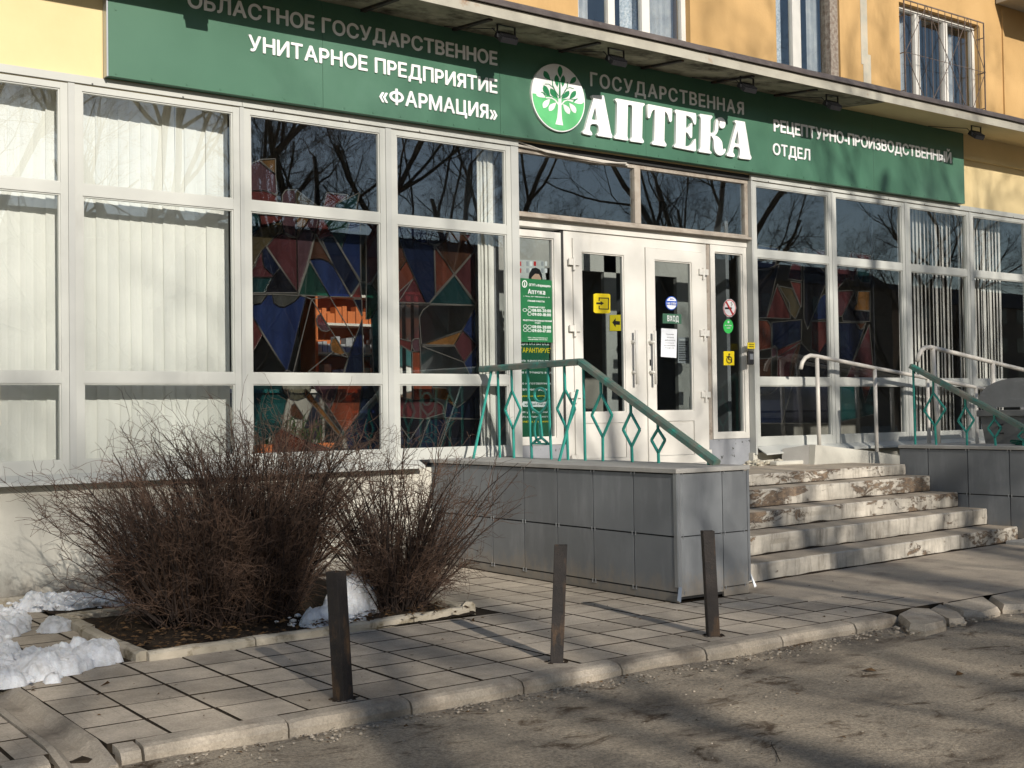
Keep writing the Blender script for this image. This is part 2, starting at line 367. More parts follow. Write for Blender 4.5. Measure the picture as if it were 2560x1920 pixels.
def road_mat():
    mt, t, p = nodes('dusty_asphalt'); v = wpos(t)
    col = mix(t, ramp(t, noi(t, v, 1.1, 7), .35, .65), (.43,.37,.29), (.32,.28,.225))
    agg = ramp(t, noi(t, v, 62, 8, .82), .36, .62, (.36,.36,.36,1), (1.42,1.38,1.3,1)); col = mix(t, .85, col, agg, 'MULTIPLY')
    col = mix(t, ramp(t, noi(t, wpos(t, (1, 1.7, 1)), 2.4, 10, .72, .5), .545, .64), col, (.10,.07,.045))
    col = mix(t, ramp(t, noi(t, wpos(t, (.5, 1.2, 1)), 1.2, 6, .6), .52, .62), col, mix(t, .55, col, (.10,.085,.07)))
    vo = ns(t, 'ShaderNodeTexVoronoi'); vo.inputs['Scale'].default_value = 55; t.links.new(v, vo.inputs['Vector'])
    col = mix(t, ramp(t, vo.outputs['Distance'], .05, .16, (.8,.8,.8,1), (0,0,0,1)), col, (.36,.33,.28))
    t.links.new(col, p.inputs['Base Color']); p.inputs['Roughness'].default_value = .95; p.inputs['Specular IOR Level'].default_value = .12
    b = ns(t, 'ShaderNodeBump'); b.inputs['Strength'].default_value = .9; b.inputs['Distance'].default_value = .012
    t.links.new(noi(t, v, 75, 6, .7), b.inputs['Height'])
    b2 = ns(t, 'ShaderNodeBump'); b2.inputs['Strength'].default_value = .5; b2.inputs['Distance'].default_value = .05
    t.links.new(noi(t, v, 3, 5), b2.inputs['Height']); t.links.new(b.outputs[0], b2.inputs['Normal']); t.links.new(b2.outputs[0], p.inputs['Normal'])
    return mt
m_road = road_mat()
def snow_mat():
    mt, t, p = nodes('old_snow'); v = wpos(t)
    col = mix(t, ramp(t, noi(t, v, 9, 10, .75), .45, .75), (.86,.88,.91), (.55,.53,.50))
    t.links.new(col, p.inputs['Base Color']); p.inputs['Roughness'].default_value = .6; p.inputs['Subsurface Weight'].default_value = .35
    p.inputs['Subsurface Radius'].default_value = (.03,.035,.04); p.inputs['Subsurface Scale'].default_value = .5
    b = ns(t, 'ShaderNodeBump'); b.inputs['Strength'].default_value = 1.; b.inputs['Distance'].default_value = .02
    t.links.new(noi(t, v, 75, 8, .75), b.inputs['Height']); t.links.new(b.outputs[0], p.inputs['Normal']); return mt
m_snow = snow_mat()
#@@SETTING@@
RZ = -.09
# ------------------------------------------------------------------ ground, road, pavement
def road():
    def steps(a, b, d, lo, hi):
        out = [lo]; v = lo
        while v < a: v = min(a, v+max(d, (a-v)*.5)); out.append(v)
        while v < b-1e-6: v = min(b, v+d); out.append(v)
        s = d
        while v < hi: s *= 1.9; v = min(hi, v+s); out.append(v)
        return out
    xs = steps(-1, 14, .16, -450, 450); ys = steps(1.5, 6.3, .16, -450, 450); mb = MB(); n = len(xs)
    for y in ys:
        for x in xs:
            k = 1 if (-1 < x < 14 and 1.5 < y < 6.3) else 0
            z = RZ+k*(.012*noise.noise((x*.9, y*.9, 3))+.005*noise.noise((x*4, y*4, 1)))
            # dirt banked against the kerb
            if k: z += .03*math.exp(-((y-5.5)/.14)**2)*max(0, .35+noise.noise((x*1.3, 7, 2)))
            mb.v.append((x, y, z))
    for j in range(len(ys)-1):
        for i in range(n-1): mb.f.append((j*n+i, j*n+i+1, (j+1)*n+i+1, (j+1)*n+i))
    return struct(mb.build('road', m_road, None, True))
road()
m_joint = flat('joint_dirt', (.038,.03,.022), 1, .05)
pavement = struct(box('pavement', m_joint, (-6, 30, 5.62, 10.6, -.14, -.046)))
box('joint_fill', m_joint, (-6, 1.52, 5.66, 10.5, -.045, -.0062), pavement); box('joint_fill', m_joint, (1.78, 7.4, 5.66, 10.5, -.045, -.0062), pavement)
PX0, PP = 2.08-.356*2, .356
PYR = [5.66+.3548*k for k in range(14)]
BED = (2.60, 5.10, 7.50, 10.42)          # planter
me_p = {}
def paver(x0, x1, y0, y1):
    wx, wy = round(x1-x0, 3), round(y1-y0, 3)
    if wx < .05 or wy < .05: return
    if (wx, wy) not in me_p:
        me = bpy.data.meshes.new('paver'); bm = bmesh.new(); bmesh.ops.create_cube(bm, size=1)
        for v in bm.verts: v.co = Vector((v.co.x*(wx-.016), v.co.y*(wy-.016), v.co.z*.05))
        bmesh.ops.bevel(bm, geom=[e for e in bm.edges if all(v.co.z > 0 for v in e.verts)], offset=.0018, segments=1, affect='EDGES')
        bm.to_mesh(me); bm.free(); me.materials.append(m_paver); me.materials.append(m_joint); me_p[(wx, wy)] = me
        for p in me.polygons: p.material_index = 0 if p.normal.z > .9 else 1      # dirt-coated sides
    o = bpy.data.objects.new('paver', me_p[(wx, wy)]); C.objects.link(o); o.parent = pavement
    o.location = ((x0+x1)/2+random.uniform(-.002, .002), (y0+y1)/2+random.uniform(-.002, .002), -.0265+random.uniform(-.0012, .0015))
    o.rotation_euler = (random.gauss(0, .002), random.gauss(0, .002), random.gauss(0, .005))
for i in range(-2, 17):
    x0 = PX0+i*PP; x1 = x0+PP
    for j in range(13):
        y0, y1 = PYR[j], PYR[j]+.3548
        if y1 > 10.5: continue
        a, b = x0, x1
        if a < 1.77 and b > 1.53:                       # drain channel
            if i % 1 == 0 and a < 1.53: paver(a, 1.53, y0, y1)
            if b > 1.77: paver(1.77, b, y0, y1)
            continue
        if y1 > 6.95 and b > 6.57:                     # left block footprint
            if y0 < 6.93: paver(max(a, 6.57), b, y0, 6.95) if a >= 6.5 else paver(6.57, b, y0, 6.95)
            b = 6.57
        if b-a < .05: continue
        if b > BED[0] and a < BED[1] and y1 > BED[2]:   # planter
            if y0 < BED[2] < y1-.05: paver(a, b, y0, BED[2])
            elif y0 >= BED[2]-.05:
                if a < BED[0]-.05: paver(a, BED[0], y0, y1)
                if b > BED[1]+.05: paver(BED[1], b, y0, y1)
            continue
        paver(a, b, y0, y1)
# pavers in front of the steps
for i in range(17, 19):
    for j in range(2): paver(PX0+i*PP, PX0+(i+1)*PP, PYR[j], PYR[j]+.3548)
wx0 = PX0+17*PP
def slab():
    mb = MB(); x0, x1, y0, y1 = PX0+17*PP, 30., 5.665, 9.0
    xs = [x0+(14-x0)*i/60 for i in range(61)]+[x1]; ys = [y0+(y1-y0)*j/30 for j in range(31)]
    for y in ys:
        for x in xs:
            zz = .003*noise.noise((x*1.5, y*1.5, 0))-.004
            if x < wx0+2*PP-.01 and y < PYR[2]-.01: zz = -.04
            mb.v.append((x, y+(.02*noise.noise((x*3, 1, 1)) if y == y0 else 0), zz))
    n = len(xs)
    for j in range(len(ys)-1):
        for i in range(n-1): mb.f.append((j*n+i, j*n+i+1, (j+1)*n+i+1, (j+1)*n+i))
    return mb.build('worn_concrete_apron', m_con, pavement, True)
slab()
# kerb
kerb = thing('kerb', 'low concrete kerb of separate stones between pavement and asphalt road', 'kerb', (1.9, 5.6, RZ)); kerb['kind'] = 'structure'
def kerb_stone(x0, x1, y0=5.515, y1=5.655, top=.0, rz=0, tilt=0, dy=0):
    mb = MB(); n = max(2, int((x1-x0)/.12)); prof = [(y0+.012, RZ-.08), (y0+.004, top-.045), (y0+.022, top-.012), (y0+.05, top-.002), (y1, top), (y1, RZ-.08)]
    for i in range(n+1):
        x = x0+.006+(x1-x0-.012)*i/n
        for k, (y, z) in enumerate(prof):
            a = .006 if 0 < k < 4 else .002
            e = .006 if i in (0, n) and 0 < k < 4 else 0
            mb.v.append((x, y+dy+e+a*noise.noise((x*7, k*3.1, 1)), z+tilt*(x-x0)+a*.8*noise.noise((x*7, k*2.3, 5))-(e*.8 if k in (2, 3) else 0)))
    k = len(prof)
    for i in range(n):
        for q in range(k-1): mb.f.append((i*k+q, (i+1)*k+q, (i+1)*k+q+1, i*k+q+1))
    mb.f.append(tuple(range(k))); mb.f.append(tuple(n*k+q for q in range(k)))
    return mb.build('kerb_stone', m_kerb, kerb)
KJ = [1.795, 1.9, 2.62, 3.32, 4.045, 4.77, 5.47, 6.17, 6.91, 7.40]
for a, b in zip(KJ, KJ[1:]): kerb_stone(a, b, dy=random.uniform(-.004, .006), top=random.uniform(-.006, .003), tilt=random.uniform(-.006, .006))
for a, b in ((-3.0, -2.28), (-2.28, -1.56), (-1.56, -.84), (-.84, -.12), (-.12, .6), (.6, 1.3), (1.3, 1.5)): kerb_stone(a, b, dy=random.uniform(-.004, .006))
# tumbled flat stones at the right end of the kerb
def flat_stone(pts, h, tiltv=(0, 0)):
    mb = MB(); n = len(pts); cx = sum(p[0] for p in pts)/n; cy = sum(p[1] for p in pts)/n
    def ring(s, z): return [(cx+(p[0]-cx)*s, cy+(p[1]-cy)*s, z+tiltv[0]*(p[0]-cx)+tiltv[1]*(p[1]-cy)+.006*noise.noise((p[0]*5, p[1]*5, z*9))) for p in pts]
    vs = ring(1.0, RZ-.05)+ring(1.02, RZ+h*.55)+ring(.9, RZ+h)
    fs = [tuple(range(2*n, 3*n))]
    for k in range(2):
        for i in range(n): fs.append((k*n+i, k*n+(i+1) % n, (k+1)*n+(i+1) % n, (k+1)*n+i))
    mb.add(vs, fs); return mb.build('kerb_stone', m_kerb, kerb)
flat_stone([(7.40,5.55),(7.20,5.30),(7.24,5.20),(7.50,5.22),(7.62,5.30),(7.80,5.56),(7.72,5.66)], .085, (.0, .05))
flat_stone([(7.84,5.60),(7.66,5.30),(7.78,5.25),(7.92,5.40),(8.06,5.66)], .07, (.03, .05))
flat_stone([(8.10,5.66),(7.95,5.38),(8.02,5.27),(8.35,5.34),(8.66,5.68)], .075, (.0, .05))
flat_stone([(8.70,5.66),(8.42,5.36),(8.60,5.28),(8.98,5.40),(9.35,5.72)], .075, (.0, .04))
for k in range(8):
    x = 9.42+k*.74; flat_stone([(x,5.68),(x-.06,5.46),(x+.02,5.42),(x+.66,5.44),(x+.7,5.68)], .08, (0, .03))
# concrete drain channel
def channel():
    mb = MB(); prof = [(-.118,-.05),(-.118,.004),(-.085,.004),(-.045,-.030),(.03,-.034),(.085,.002),(.118,.002),(.118,-.05)]; ys = [5.47+i*.15 for i in range(36)]
    for y in ys:
        for k, (x, z) in enumerate(prof): mb.v.append((1.65+x+.004*noise.noise((y*3, k, 0)), y, z+(.006*noise.noise((y*4, k*2, 3)))-(.05*max(0, (5.75-y)/.28))))
    k = len(prof)
    for i in range(len(ys)-1):
        for q in range(k-1): mb.f.append((i*k+q, i*k+q+1, (i+1)*k+q+1, (i+1)*k+q))
    mb.f.append(tuple(range(k)))
    o = mb.build('drain_channel', m_kerb); return tag(o, 'shallow concrete drain channel crossing the pavement to the kerb', 'drain')
channel()['kind'] = 'structure'
# planter bed
def bed():
    mb = MB(); nx, ny = 50, 50
    for j in range(ny+1):
        for i in range(nx+1):
            x = BED[0]+(BED[1]-BED[0])*i/nx; y = BED[2]+(BED[3]-BED[2])*j/ny
            mb.v.append((x, y, .012+.022*noise.noise((x*3, y*3, 0))+.012*noise.noise((x*14, y*14, 2))))
    for j in range(ny):
        for i in range(nx): mb.f.append((j*(nx+1)+i, j*(nx+1)+i+1, (j+1)*(nx+1)+i+1, (j+1)*(nx+1)+i))
    return struct(mb.build('planter_soil', m_soil, None, True))
bed()
edg = thing('planter_edging', 'narrow whitish concrete edging around the soil bed of the shrubs', 'edging', (3.9, 7.46, 0))
m_edge = mat('mossy_edging', (.46,.41,.33), (.36,.32,.25), 6, .95, .1, .5, 60, stain=(.14,.11,.06), sth=(.52, .7), sscale=9)
def edging(p, q, wd=.045, h=.055):
    p = Vector(p); q = Vector(q); d = (q-p).normalized(); nn = Vector((-d.y, d.x, 0)); L = (q-p).length; n = max(2, int(L/.08)); mb = MB()
    prof = [(-wd, -.03), (-wd*.95, h*.75), (-wd*.5, h), (wd*.5, h), (wd*.95, h*.75), (wd, -.03)]
    for i in range(n+1):
        c = p+d*(.005+(L-.01)*i/n)
        for k, (a, z) in enumerate(prof):
            o = c+nn*(a+.006*noise.noise((c.x*8, c.y*8, k))); mb.v.append((o.x, o.y, z+(.009*noise.noise((c.x*9, c.y*9, k*1.7)) if z > 0 else 0)))
    for i in range(n):
        for k in range(5): mb.f.append((i*6+k, i*6+k+1, (i+1)*6+k+1, (i+1)*6+k))
    mb.f.append(tuple(range(6))); mb.f.append(tuple(n*6+k for k in range(6)))
    mb.build('edging_stone', m_edge, edg)
ex = [(2.58,7.45),(3.30,7.49),(3.95,7.53),(4.55,7.58),(5.06,7.62)]
for a, b in zip(ex, ex[1:]): edging((*a, 0), (*b, 0))
edging((5.07,7.60,0), (5.12,7.68,0), .05, .085)
for a, b in (((2.57,7.45),(2.55,8.05)), ((2.55,8.05),(2.57,8.62)), ((2.60,8.68),(2.58,9.25))): edging((*a, 0), (*b, 0), .05, .06)
edging((2.55,9.3,0), (3.4,9.28,0)); edging((2.2,10.36,0), (3.4,10.36,0), .06, .07)
edging((5.10,7.72,0), (5.10,8.4,0)); edging((5.10,8.4,0), (5.10,9.1,0))

# ------------------------------------------------------------------ building
bld = thing('pharmacy_building', 'yellow plastered two-storey building with glazed pharmacy shopfront and thin canopy', 'building', (8, 10.6, 0))
FY = 10.5
P_ = lambda n, mt, b, par=bld, bevel=0: box(n, mt, b, par, bevel)
P_('plinth_wall', m_plinth, (-2, 7.72, FY+.02, FY+.3, -.1, .955))
P_('plinth_wall', m_plinth, (11.27, 24, FY+.02, FY+.3, -.1, .955))
P_('pier', m_yel, (-2, 1.30, FY+.02, FY+.3, .955, 4.41))
P_('pier', m_yel, (19.10, 24, FY+.02, FY+.3, .955, 4.41))
P_('shop_wall', m_yel, (-2, 24, FY+.02, FY+.3, 4.41, 5.50))
P_('cornice', m_yel, (15.64, 24, FY-.035, FY+.02, 5.10, 5.16))
P_('cornice', m_yel, (15.64, 24, FY-.02, FY+.02, 5.16, 5.47))
# sills
def sill(x0, x1):
    mb = MB(); mb.prism([(x0, FY-.13, .955), (x0, FY-.125, .985), (x0, FY+.0, 1.035), (x0, FY+.02, 1.035), (x0, FY+.02, .955)], (x1-x0, 0, 0))
    mb.build('window_sill', m_alu, bld)
sill(-2, 6.42); sill(11.9, 19.1)
mb = MB(); mb.prism([(11.32, FY-.16, .93), (11.32, FY-.155, .945), (11.32, FY+.0, 1.03), (11.32, FY+.01, 1.02)], (.56, 0, .02)); mb.build('loose_window_sill', m_alu, bld)
# shopfront bays
Z0, Z1, Z2, Z3, Z4, Z5, Z6 = 1.035, 1.142, 1.791, 1.889, 3.388, 3.484, 4.282
ZT = 4.333
BAYS = [(1.57, 2.94), (3.122, 4.482), (4.65, 6.02), (6.212, 7.554), None, (11.39, 12.748), (12.908, 14.296), (14.483, 15.811), (15.979, 17.34), (17.52, 18.9)]
def bay(a, b, l, r):
    mb = MB(); fd = .07
    for (x0, x1, z0, z1) in ((a-l, a, Z0, ZT), (b, b+r, Z0, ZT), (a, b, Z0, Z1), (a, b, Z2, Z3), (a, b, Z4, Z5), (a, b, Z6, ZT)):
        mb.box(x0, x1, FY+(0 if z1-z0 > .5 else .003), FY+fd, z0, z1)
    # glazing beads
    for z0, z1 in ((Z1, Z2), (Z3, Z4), (Z5, Z6)):
        for (x0, x1, q0, q1) in ((a, a+.014, z0, z1), (b-.014, b, z0, z1), (a+.014, b-.014, z0, z0+.012), (a+.014, b-.014, z1-.012, z1)): mb.box(x0, x1, FY+.014, FY+.05, q0, q1)
    fr = mb.build('shopfront_window', m_alu, bld)
    for z0, z1 in ((Z1, Z2), (Z3, Z4), (Z5, Z6)): box('pane', m_glass, (a+.002, b-.002, FY+.030, FY+.036, z0+.002, z1-.002), fr)
for i, bb in enumerate(BAYS):
    if bb: bay(bb[0], bb[1], .062, .062)
for a, b in ((2.94, 3.122), (4.482, 4.65), (6.02, 6.212), (12.748, 12.908), (14.296, 14.483), (15.811, 15.979), (17.34, 17.52)):
    mb = MB(); mb.box(a+.064, b-.064, FY-.006, FY+.07, Z0, ZT+.005); mb.build('mullion', m_alu2, bld)
P_('mullion', m_alu2, (7.618, 7.715, FY-.006, FY+.16, Z0-.2, ZT+.005))
P_('mullion', m_alu2, (11.295, 11.326, FY-.006, FY+.16, Z0-.1, ZT+.005))
P_('mullion', m_alu2, (1.3, 1.506, FY-.006, FY+.07, Z0, ZT+.005)); P_('mullion', m_alu2, (18.964, 19.1, FY-.006, FY+.07, Z0, ZT+.005))
def header(x0, x1):
    mb = MB(); mb.box(x0, x1, FY-.012, FY+.02, ZT+.012, 4.412); 
    n = int((x1-x0)/.8)
    o = mb.build('header_trim', m_alu, bld)
    s = MB()
    for k in range(n): s.box(x0+.3+k*.8, x0+.312+k*.8, FY-.016, FY-.011, 4.345, 4.357)
    if n: s.build('screw', m_dark, o, kind='stuff')
header(1.3, 4.567); header(4.571, 7.715); header(11.295, 15.89); header(15.894, 19.1)
# entrance
DY = 10.6
P_('entrance_lintel_band', m_pvc, (7.7, 11.29, DY-.02, DY+.12, 3.512, 3.61))
P_('entrance_base_wall', m_greyp, (7.7, 8.40, DY-.005, DY+.15, .70, 1.135)); P_('entrance_base_wall', m_greyp, (10.60, 11.293, DY-.005, DY+.15, .70, 1.135))
P_('entrance_gap_fill', m_core, (8.352, 8.398, DY+.01, DY+.12, 1.135, 3.512)); P_('entrance_gap_fill', m_brown, (10.60, 10.655, DY+.0, DY+.12, 1.135, 3.512))  # left filler is near-black: shade of the gap beside the door frame as colour
# transom light over the doors (brown wooden trim)
mb = MB(); TY = FY+.045
for b in ((7.715, 11.29, TY, TY+.08, 3.615, 3.66), (7.715, 11.29, TY, TY+.08, 4.30, 4.345), (7.715, 7.74, TY+.004, TY+.08, 3.66, 4.30), (11.235, 11.29, TY+.004, TY+.08, 3.66, 4.30), (9.41, 9.50, TY-.004, TY+.08, 3.66, 4.30)): mb.box(*b)
mb.box(7.715, 11.29, TY-.05, TY-.001, 3.60, 3.625)
tw = mb.build('transom_window', m_brown, bld)
box('pane', m_glass, (7.742, 9.408, TY+.03, TY+.036, 3.662, 4.298), tw); box('pane', m_glass, (9.502, 11.233, TY+.03, TY+.036, 3.662, 4.298), tw)
P_('dark_gap_strip', m_core, (7.715, 11.29, FY+.02, FY+.2, 4.347, 4.408))  # near-black strip puts the shade of the gap under the sign into colour
mb = MB(); mb.tube([(7.72, TY-.03, 4.36), (8.3, TY-.03, 4.335), (9.3, TY-.02, 4.32)], .012, 6); mb.tube([(7.72, TY-.04, 4.40), (8.1, TY-.045, 4.33), (8.9, TY-.045, 4.305), (9.25, TY-.05, 4.33)], .008, 6); mb.build('cable', m_rail, bld)
def sidelight(x0, x1, px0, px1, z0, z1, pz0, pz1):
    mb = MB()
    for b in ((x0, px0, z0, z1), (px1, x1, z0, z1), (px0, px1, z0, pz0), (px0, px1, pz1, z1)): mb.box(b[0], b[1], DY-.01, DY+.07, b[2], b[3])
    for b in ((px0, px0+.015, pz0, pz1), (px1-.015, px1, pz0, pz1), (px0+.015, px1-.015, pz0, pz0+.015), (px0+.015, px1-.015, pz1-.015, pz1)): mb.box(b[0], b[1], DY+.008, DY+.06, b[2], b[3])
    fr = mb.build('sidelight_window', m_pvc, bld); box('pane', m_glass2, (px0+.002, px1-.002, DY+.03, DY+.036, pz0+.002, pz1-.002), fr)
sidelight(7.70, 8.350, 7.78, 8.255, 1.14, 3.475, 1.215, 3.405)
sidelight(10.660, 11.288, 10.735, 11.222, 1.14, 3.508, 1.21, 3.425)
# double door
mb = MB()
for b in ((8.40, 8.515, .81, 3.51), (9.425, 9.60, .81, 3.51), (10.525, 10.60, .81, 3.51), (8.515, 9.425, 3.432, 3.51), (9.60, 10.525, 3.40, 3.51)): mb.box(b[0], b[1], DY+.004, DY+.08, b[2], b[3])
mb.box(8.40, 10.60, DY-.02, DY+.1, .80, .86)
mb.build('door_frame', m_pvc, bld)
def door(x0, x1, z0, z1, gx0, gx1, gz0, gz1, hside):
    mb = MB(); y0, y1 = DY-.015, DY+.05
    for b in ((x0, gx0, z0, z1), (gx1, x1, z0, z1), (gx0, gx1, z0, z0+.10), (gx0, gx1, gz0-.115, gz0), (gx0, gx1, gz1, z1)): mb.box(b[0], b[1], y0, y1, b[2], b[3])
    for b in ((gx0, gx0+.014, gz0, gz1), (gx1-.014, gx1, gz0, gz1), (gx0+.014, gx1-.014, gz0, gz0+.014), (gx0+.014, gx1-.014, gz1-.014, gz1)): mb.box(b[0], b[1], y0+.014, y1-.01, b[2], b[3])
    d = mb.build('door', m_pvc, bld)
    box('pane', m_glass2, (gx0+.002, gx1-.002, DY+.01, DY+.016, gz0+.002, gz1-.002), d)
    box('lower_panel', m_pvc, (gx0+.004, gx1-.004, DY-.002, DY+.03, z0+.104, gz0-.119), d)
    for hz in (3.16, 2.42, 1.68, .98):
        hx = x0 if hside < 0 else x1; h = MB(); h.box(hx-.075, hx+.075, y0-.024, y0-.001, hz-.035, hz+.035); h.tube([(hx, y0-.018, hz-.09), (hx, y0-.018, hz+.05)], .016, 8); h.build('hinge', m_pvc, d)
    hx = x1-.055 if hside < 0 else x0+.055
    h = MB(); h.tube([(hx, y0-.075, 1.80), (hx, y0-.075, 2.42)], .017, 10)
    if hside > 0: h.tube([(hx-.02, y0, 2.29), (hx-.015, y0-.05, 2.29), (hx, y0-.075, 2.29)], .02, 8); h.tube([(hx-.02, y0, 1.94), (hx-.015, y0-.05, 1.94), (hx, y0-.075, 1.94)], .02, 8)
    else: h.tube([(hx, y0, 2.29), (hx, y0-.075, 2.29)], .02, 8); h.tube([(hx, y0, 1.94), (hx, y0-.075, 1.94)], .02, 8)
    h.build('handle', m_pvc, d, True)
    if hside > 0: box('lock', m_blk, (x0+.03, x0+.05, y0-.006, y0-.001, 2.02, 2.09), d)
    return d
door(8.517, 9.423, .865, 3.43, 8.64, 9.265, 1.48, 3.285, -1)
door(9.603, 10.522, .865, 3.395, 9.74, 10.34, 1.485, 3.265, 1)
# inner (second) pair of doors of the vestibule, seen through the glass
IY = 11.75
mb = MB()
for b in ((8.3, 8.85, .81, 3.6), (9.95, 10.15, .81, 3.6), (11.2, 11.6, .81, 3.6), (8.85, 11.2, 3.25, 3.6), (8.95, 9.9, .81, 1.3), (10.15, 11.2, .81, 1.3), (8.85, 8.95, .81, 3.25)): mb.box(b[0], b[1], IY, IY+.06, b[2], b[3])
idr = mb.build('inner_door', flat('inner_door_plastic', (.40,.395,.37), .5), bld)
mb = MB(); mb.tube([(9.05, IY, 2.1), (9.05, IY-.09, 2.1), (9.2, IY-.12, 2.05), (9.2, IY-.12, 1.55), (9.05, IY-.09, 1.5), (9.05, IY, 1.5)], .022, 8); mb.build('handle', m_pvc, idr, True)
m_greyin = flat('vestibule_grey', (.2,.21,.22), .7)
P_('vestibule_wall', m_greyin, (7.56, 7.62, DY+.15, 13.5, .8, 4.4)); P_('vestibule_wall', m_greyin, (11.60, 11.66, FY+.75, 13.5, .8, 4.4))
# canopy
def canopy():
    mb = MB(); x0, x1 = -3., 24.; n = 90
    for i in range(n+1):
        x = x0+(x1-x0)*i/n; s = .008*noise.noise((x*.6, 0, 0))
        for y, z in ((9.70, 5.36), (9.68, 5.365), (9.68, 5.475), (10.52, 5.53), (10.52, 5.452)): mb.v.append((x, y, z+s))
    for i in range(n):
        for k in range(5): mb.f.append((i*5+k, i*5+(k+1) % 5, (i+1)*5+(k+1) % 5, (i+1)*5+k))
    mb.f.append(tuple(range(5))); mb.f.append(tuple(n*5+k for k in range(5)))
    c = mb.build('canopy', m_fascia, bld)
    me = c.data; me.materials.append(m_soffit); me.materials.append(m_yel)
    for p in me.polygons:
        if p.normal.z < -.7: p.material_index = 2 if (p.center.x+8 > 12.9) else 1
    mb = MB()
    for i in range(n+1):
        x = x0+(x1-x0)*i/n; s = .008*noise.noise((x*.6, 0, 0))+.004*noise.noise((x*4, 3, 0))
        for y, z in ((9.64, 5.478), (9.64, 5.495), (9.655, 5.52), (9.66, 5.545), (10.5, 5.60), (10.5, 5.55), (9.7, 5.495), (9.66, 5.478)): mb.v.append((x, y, z+s))
    for i in range(n):
        for k in range(8): mb.f.append((i*8+k, i*8+(k+1) % 8, (i+1)*8+(k+1) % 8, (i+1)*8+k))
    mb.f.append(tuple(range(8))); mb.f.append(tuple(n*8+k for k in range(8)))
    mb.build('metal_flashing', m_flash, c)
    for px, py in ((700, -60), (973, 5), (1236, 40), (1504, 101), (1727, 141), (1901, 181), (2059, 216)):
        g = G(px, py, 5.37); x = g.x
        b = MB(); b.prism([(x-.025, 9.74, 5.345), (x+.025, 9.74, 5.345), (x+.025, 10.40, 5.415), (x-.025, 10.40, 5.415)], (0, 0, .03)); b.build('soffit_bracket', m_rust, c)
canopy()
# upper storey
UW = [(8.594, 10.327), (11.842, 13.09), (14.37, 16.27)]
UZ0, UZ1 = 5.72, 7.16
xs = [-2]+[v for a in UW for v in a]+[24]
for a, b in zip(xs[::2], xs[1::2]): P_('upper_wall', m_och, (a, b, FY+.02, FY+.35, 5.50, 8.9))
for a, b in UW: P_('upper_wall', m_och, (a, b, FY+.02, FY+.35, UZ1, 8.9)); P_('upper_wall', m_och, (a, b, FY+.02, FY+.35, 5.50, UZ0))
P_('peeled_plaster_patch', m_bare, (13.52, 13.66, FY+.014, FY+.0195, 6.15, 7.4)); P_('peeled_plaster_patch', m_bare, (13.56, 13.72, FY+.015, FY+.0195, 5.62, 6.3))
m_peel = mat('rough_dark_reveal', (.16,.12,.095), (.30,.27,.23), 20, .95, .1, .5, 40)
P_('cracked_reveal', m_peel, (12.93, 13.088, FY+.05, FY+.2, UZ0, UZ1))
P_('downpipe_conduit', m_och, (16.86, 16.90, FY-.005, FY+.02, 5.62, 7.5))
m_lace = mat('lace_curtain', (.62,.65,.68), (.30,.36,.42), 40, .9, .1)
m_curt = mat('grey_curtain', (.42,.43,.44), (.30,.32,.34), 6, .9, .1)
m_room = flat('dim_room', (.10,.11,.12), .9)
def upper_window(a, b, posts, groups):
    mb = MB(); y0, y1 = FY+.10, FY+.16; fr = .07
    mb.box(a, a+fr, y0, y1, UZ0, UZ1); mb.box(b-fr, b, y0, y1, UZ0, UZ1); mb.box(a+fr, b-fr, y0, y1, UZ0, UZ0+fr); mb.box(a+fr, b-fr, y0, y1, UZ1-fr, UZ1)
    for p0, p1 in posts: mb.box(p0, p1, y0-.003, y1, UZ0+fr, UZ1-fr)
    w_ = mb.build('window', m_pvc, bld)
    e = [a+fr]+[v for p in posts for v in p]+[b-fr]
    for p0, p1 in zip(e[::2], e[1::2]): box('pane', m_glass, (p0+.002, p1-.002, y0+.03, y0+.036, UZ0+fr, UZ1-fr), w_)
    for c0, c1, mt in groups:
        mb = MB(); n = max(3, int((c1-c0)/.02)); yy = FY+.30
        for i in range(n+1):
            x = c0+(c1-c0)*i/n; o = .018*math.sin(i*1.7+c0)
            mb.v += [(x, yy+o, UZ0-.05), (x, yy+o, UZ1+.1)]
        for i in range(n): mb.f.append((2*i, 2*i+2, 2*i+3, 2*i+1))
        mb.build('curtain', mt, w_)
upper_window(*UW[0], [(9.10, 9.20), (9.62, 9.74)], [(8.62, 8.95, m_curt), (9.45, 9.70, m_lace), (9.78, 10.3, m_curt)])
upper_window(*UW[1], [(12.24, 12.40)], [(11.86, 12.26, m_lace), (12.75, 13.0, m_curt)])
upper_window(*UW[2], [(14.83, 14.93), (15.50, 15.60)], [(14.4, 14.85, m_curt), (15.75, 16.0, m_curt)])
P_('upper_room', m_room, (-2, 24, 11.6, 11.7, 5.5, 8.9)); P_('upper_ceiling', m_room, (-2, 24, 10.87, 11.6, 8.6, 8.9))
bal = MB(); bal.box(16.70, 24, 9.45, FY+.0, 7.56, 7.72); P2 = bal.build('balcony_slab', m_fascia, bld)
P_('roof_slab', m_flash, (-2, 24, FY-.3, 20, 8.9, 9.1))
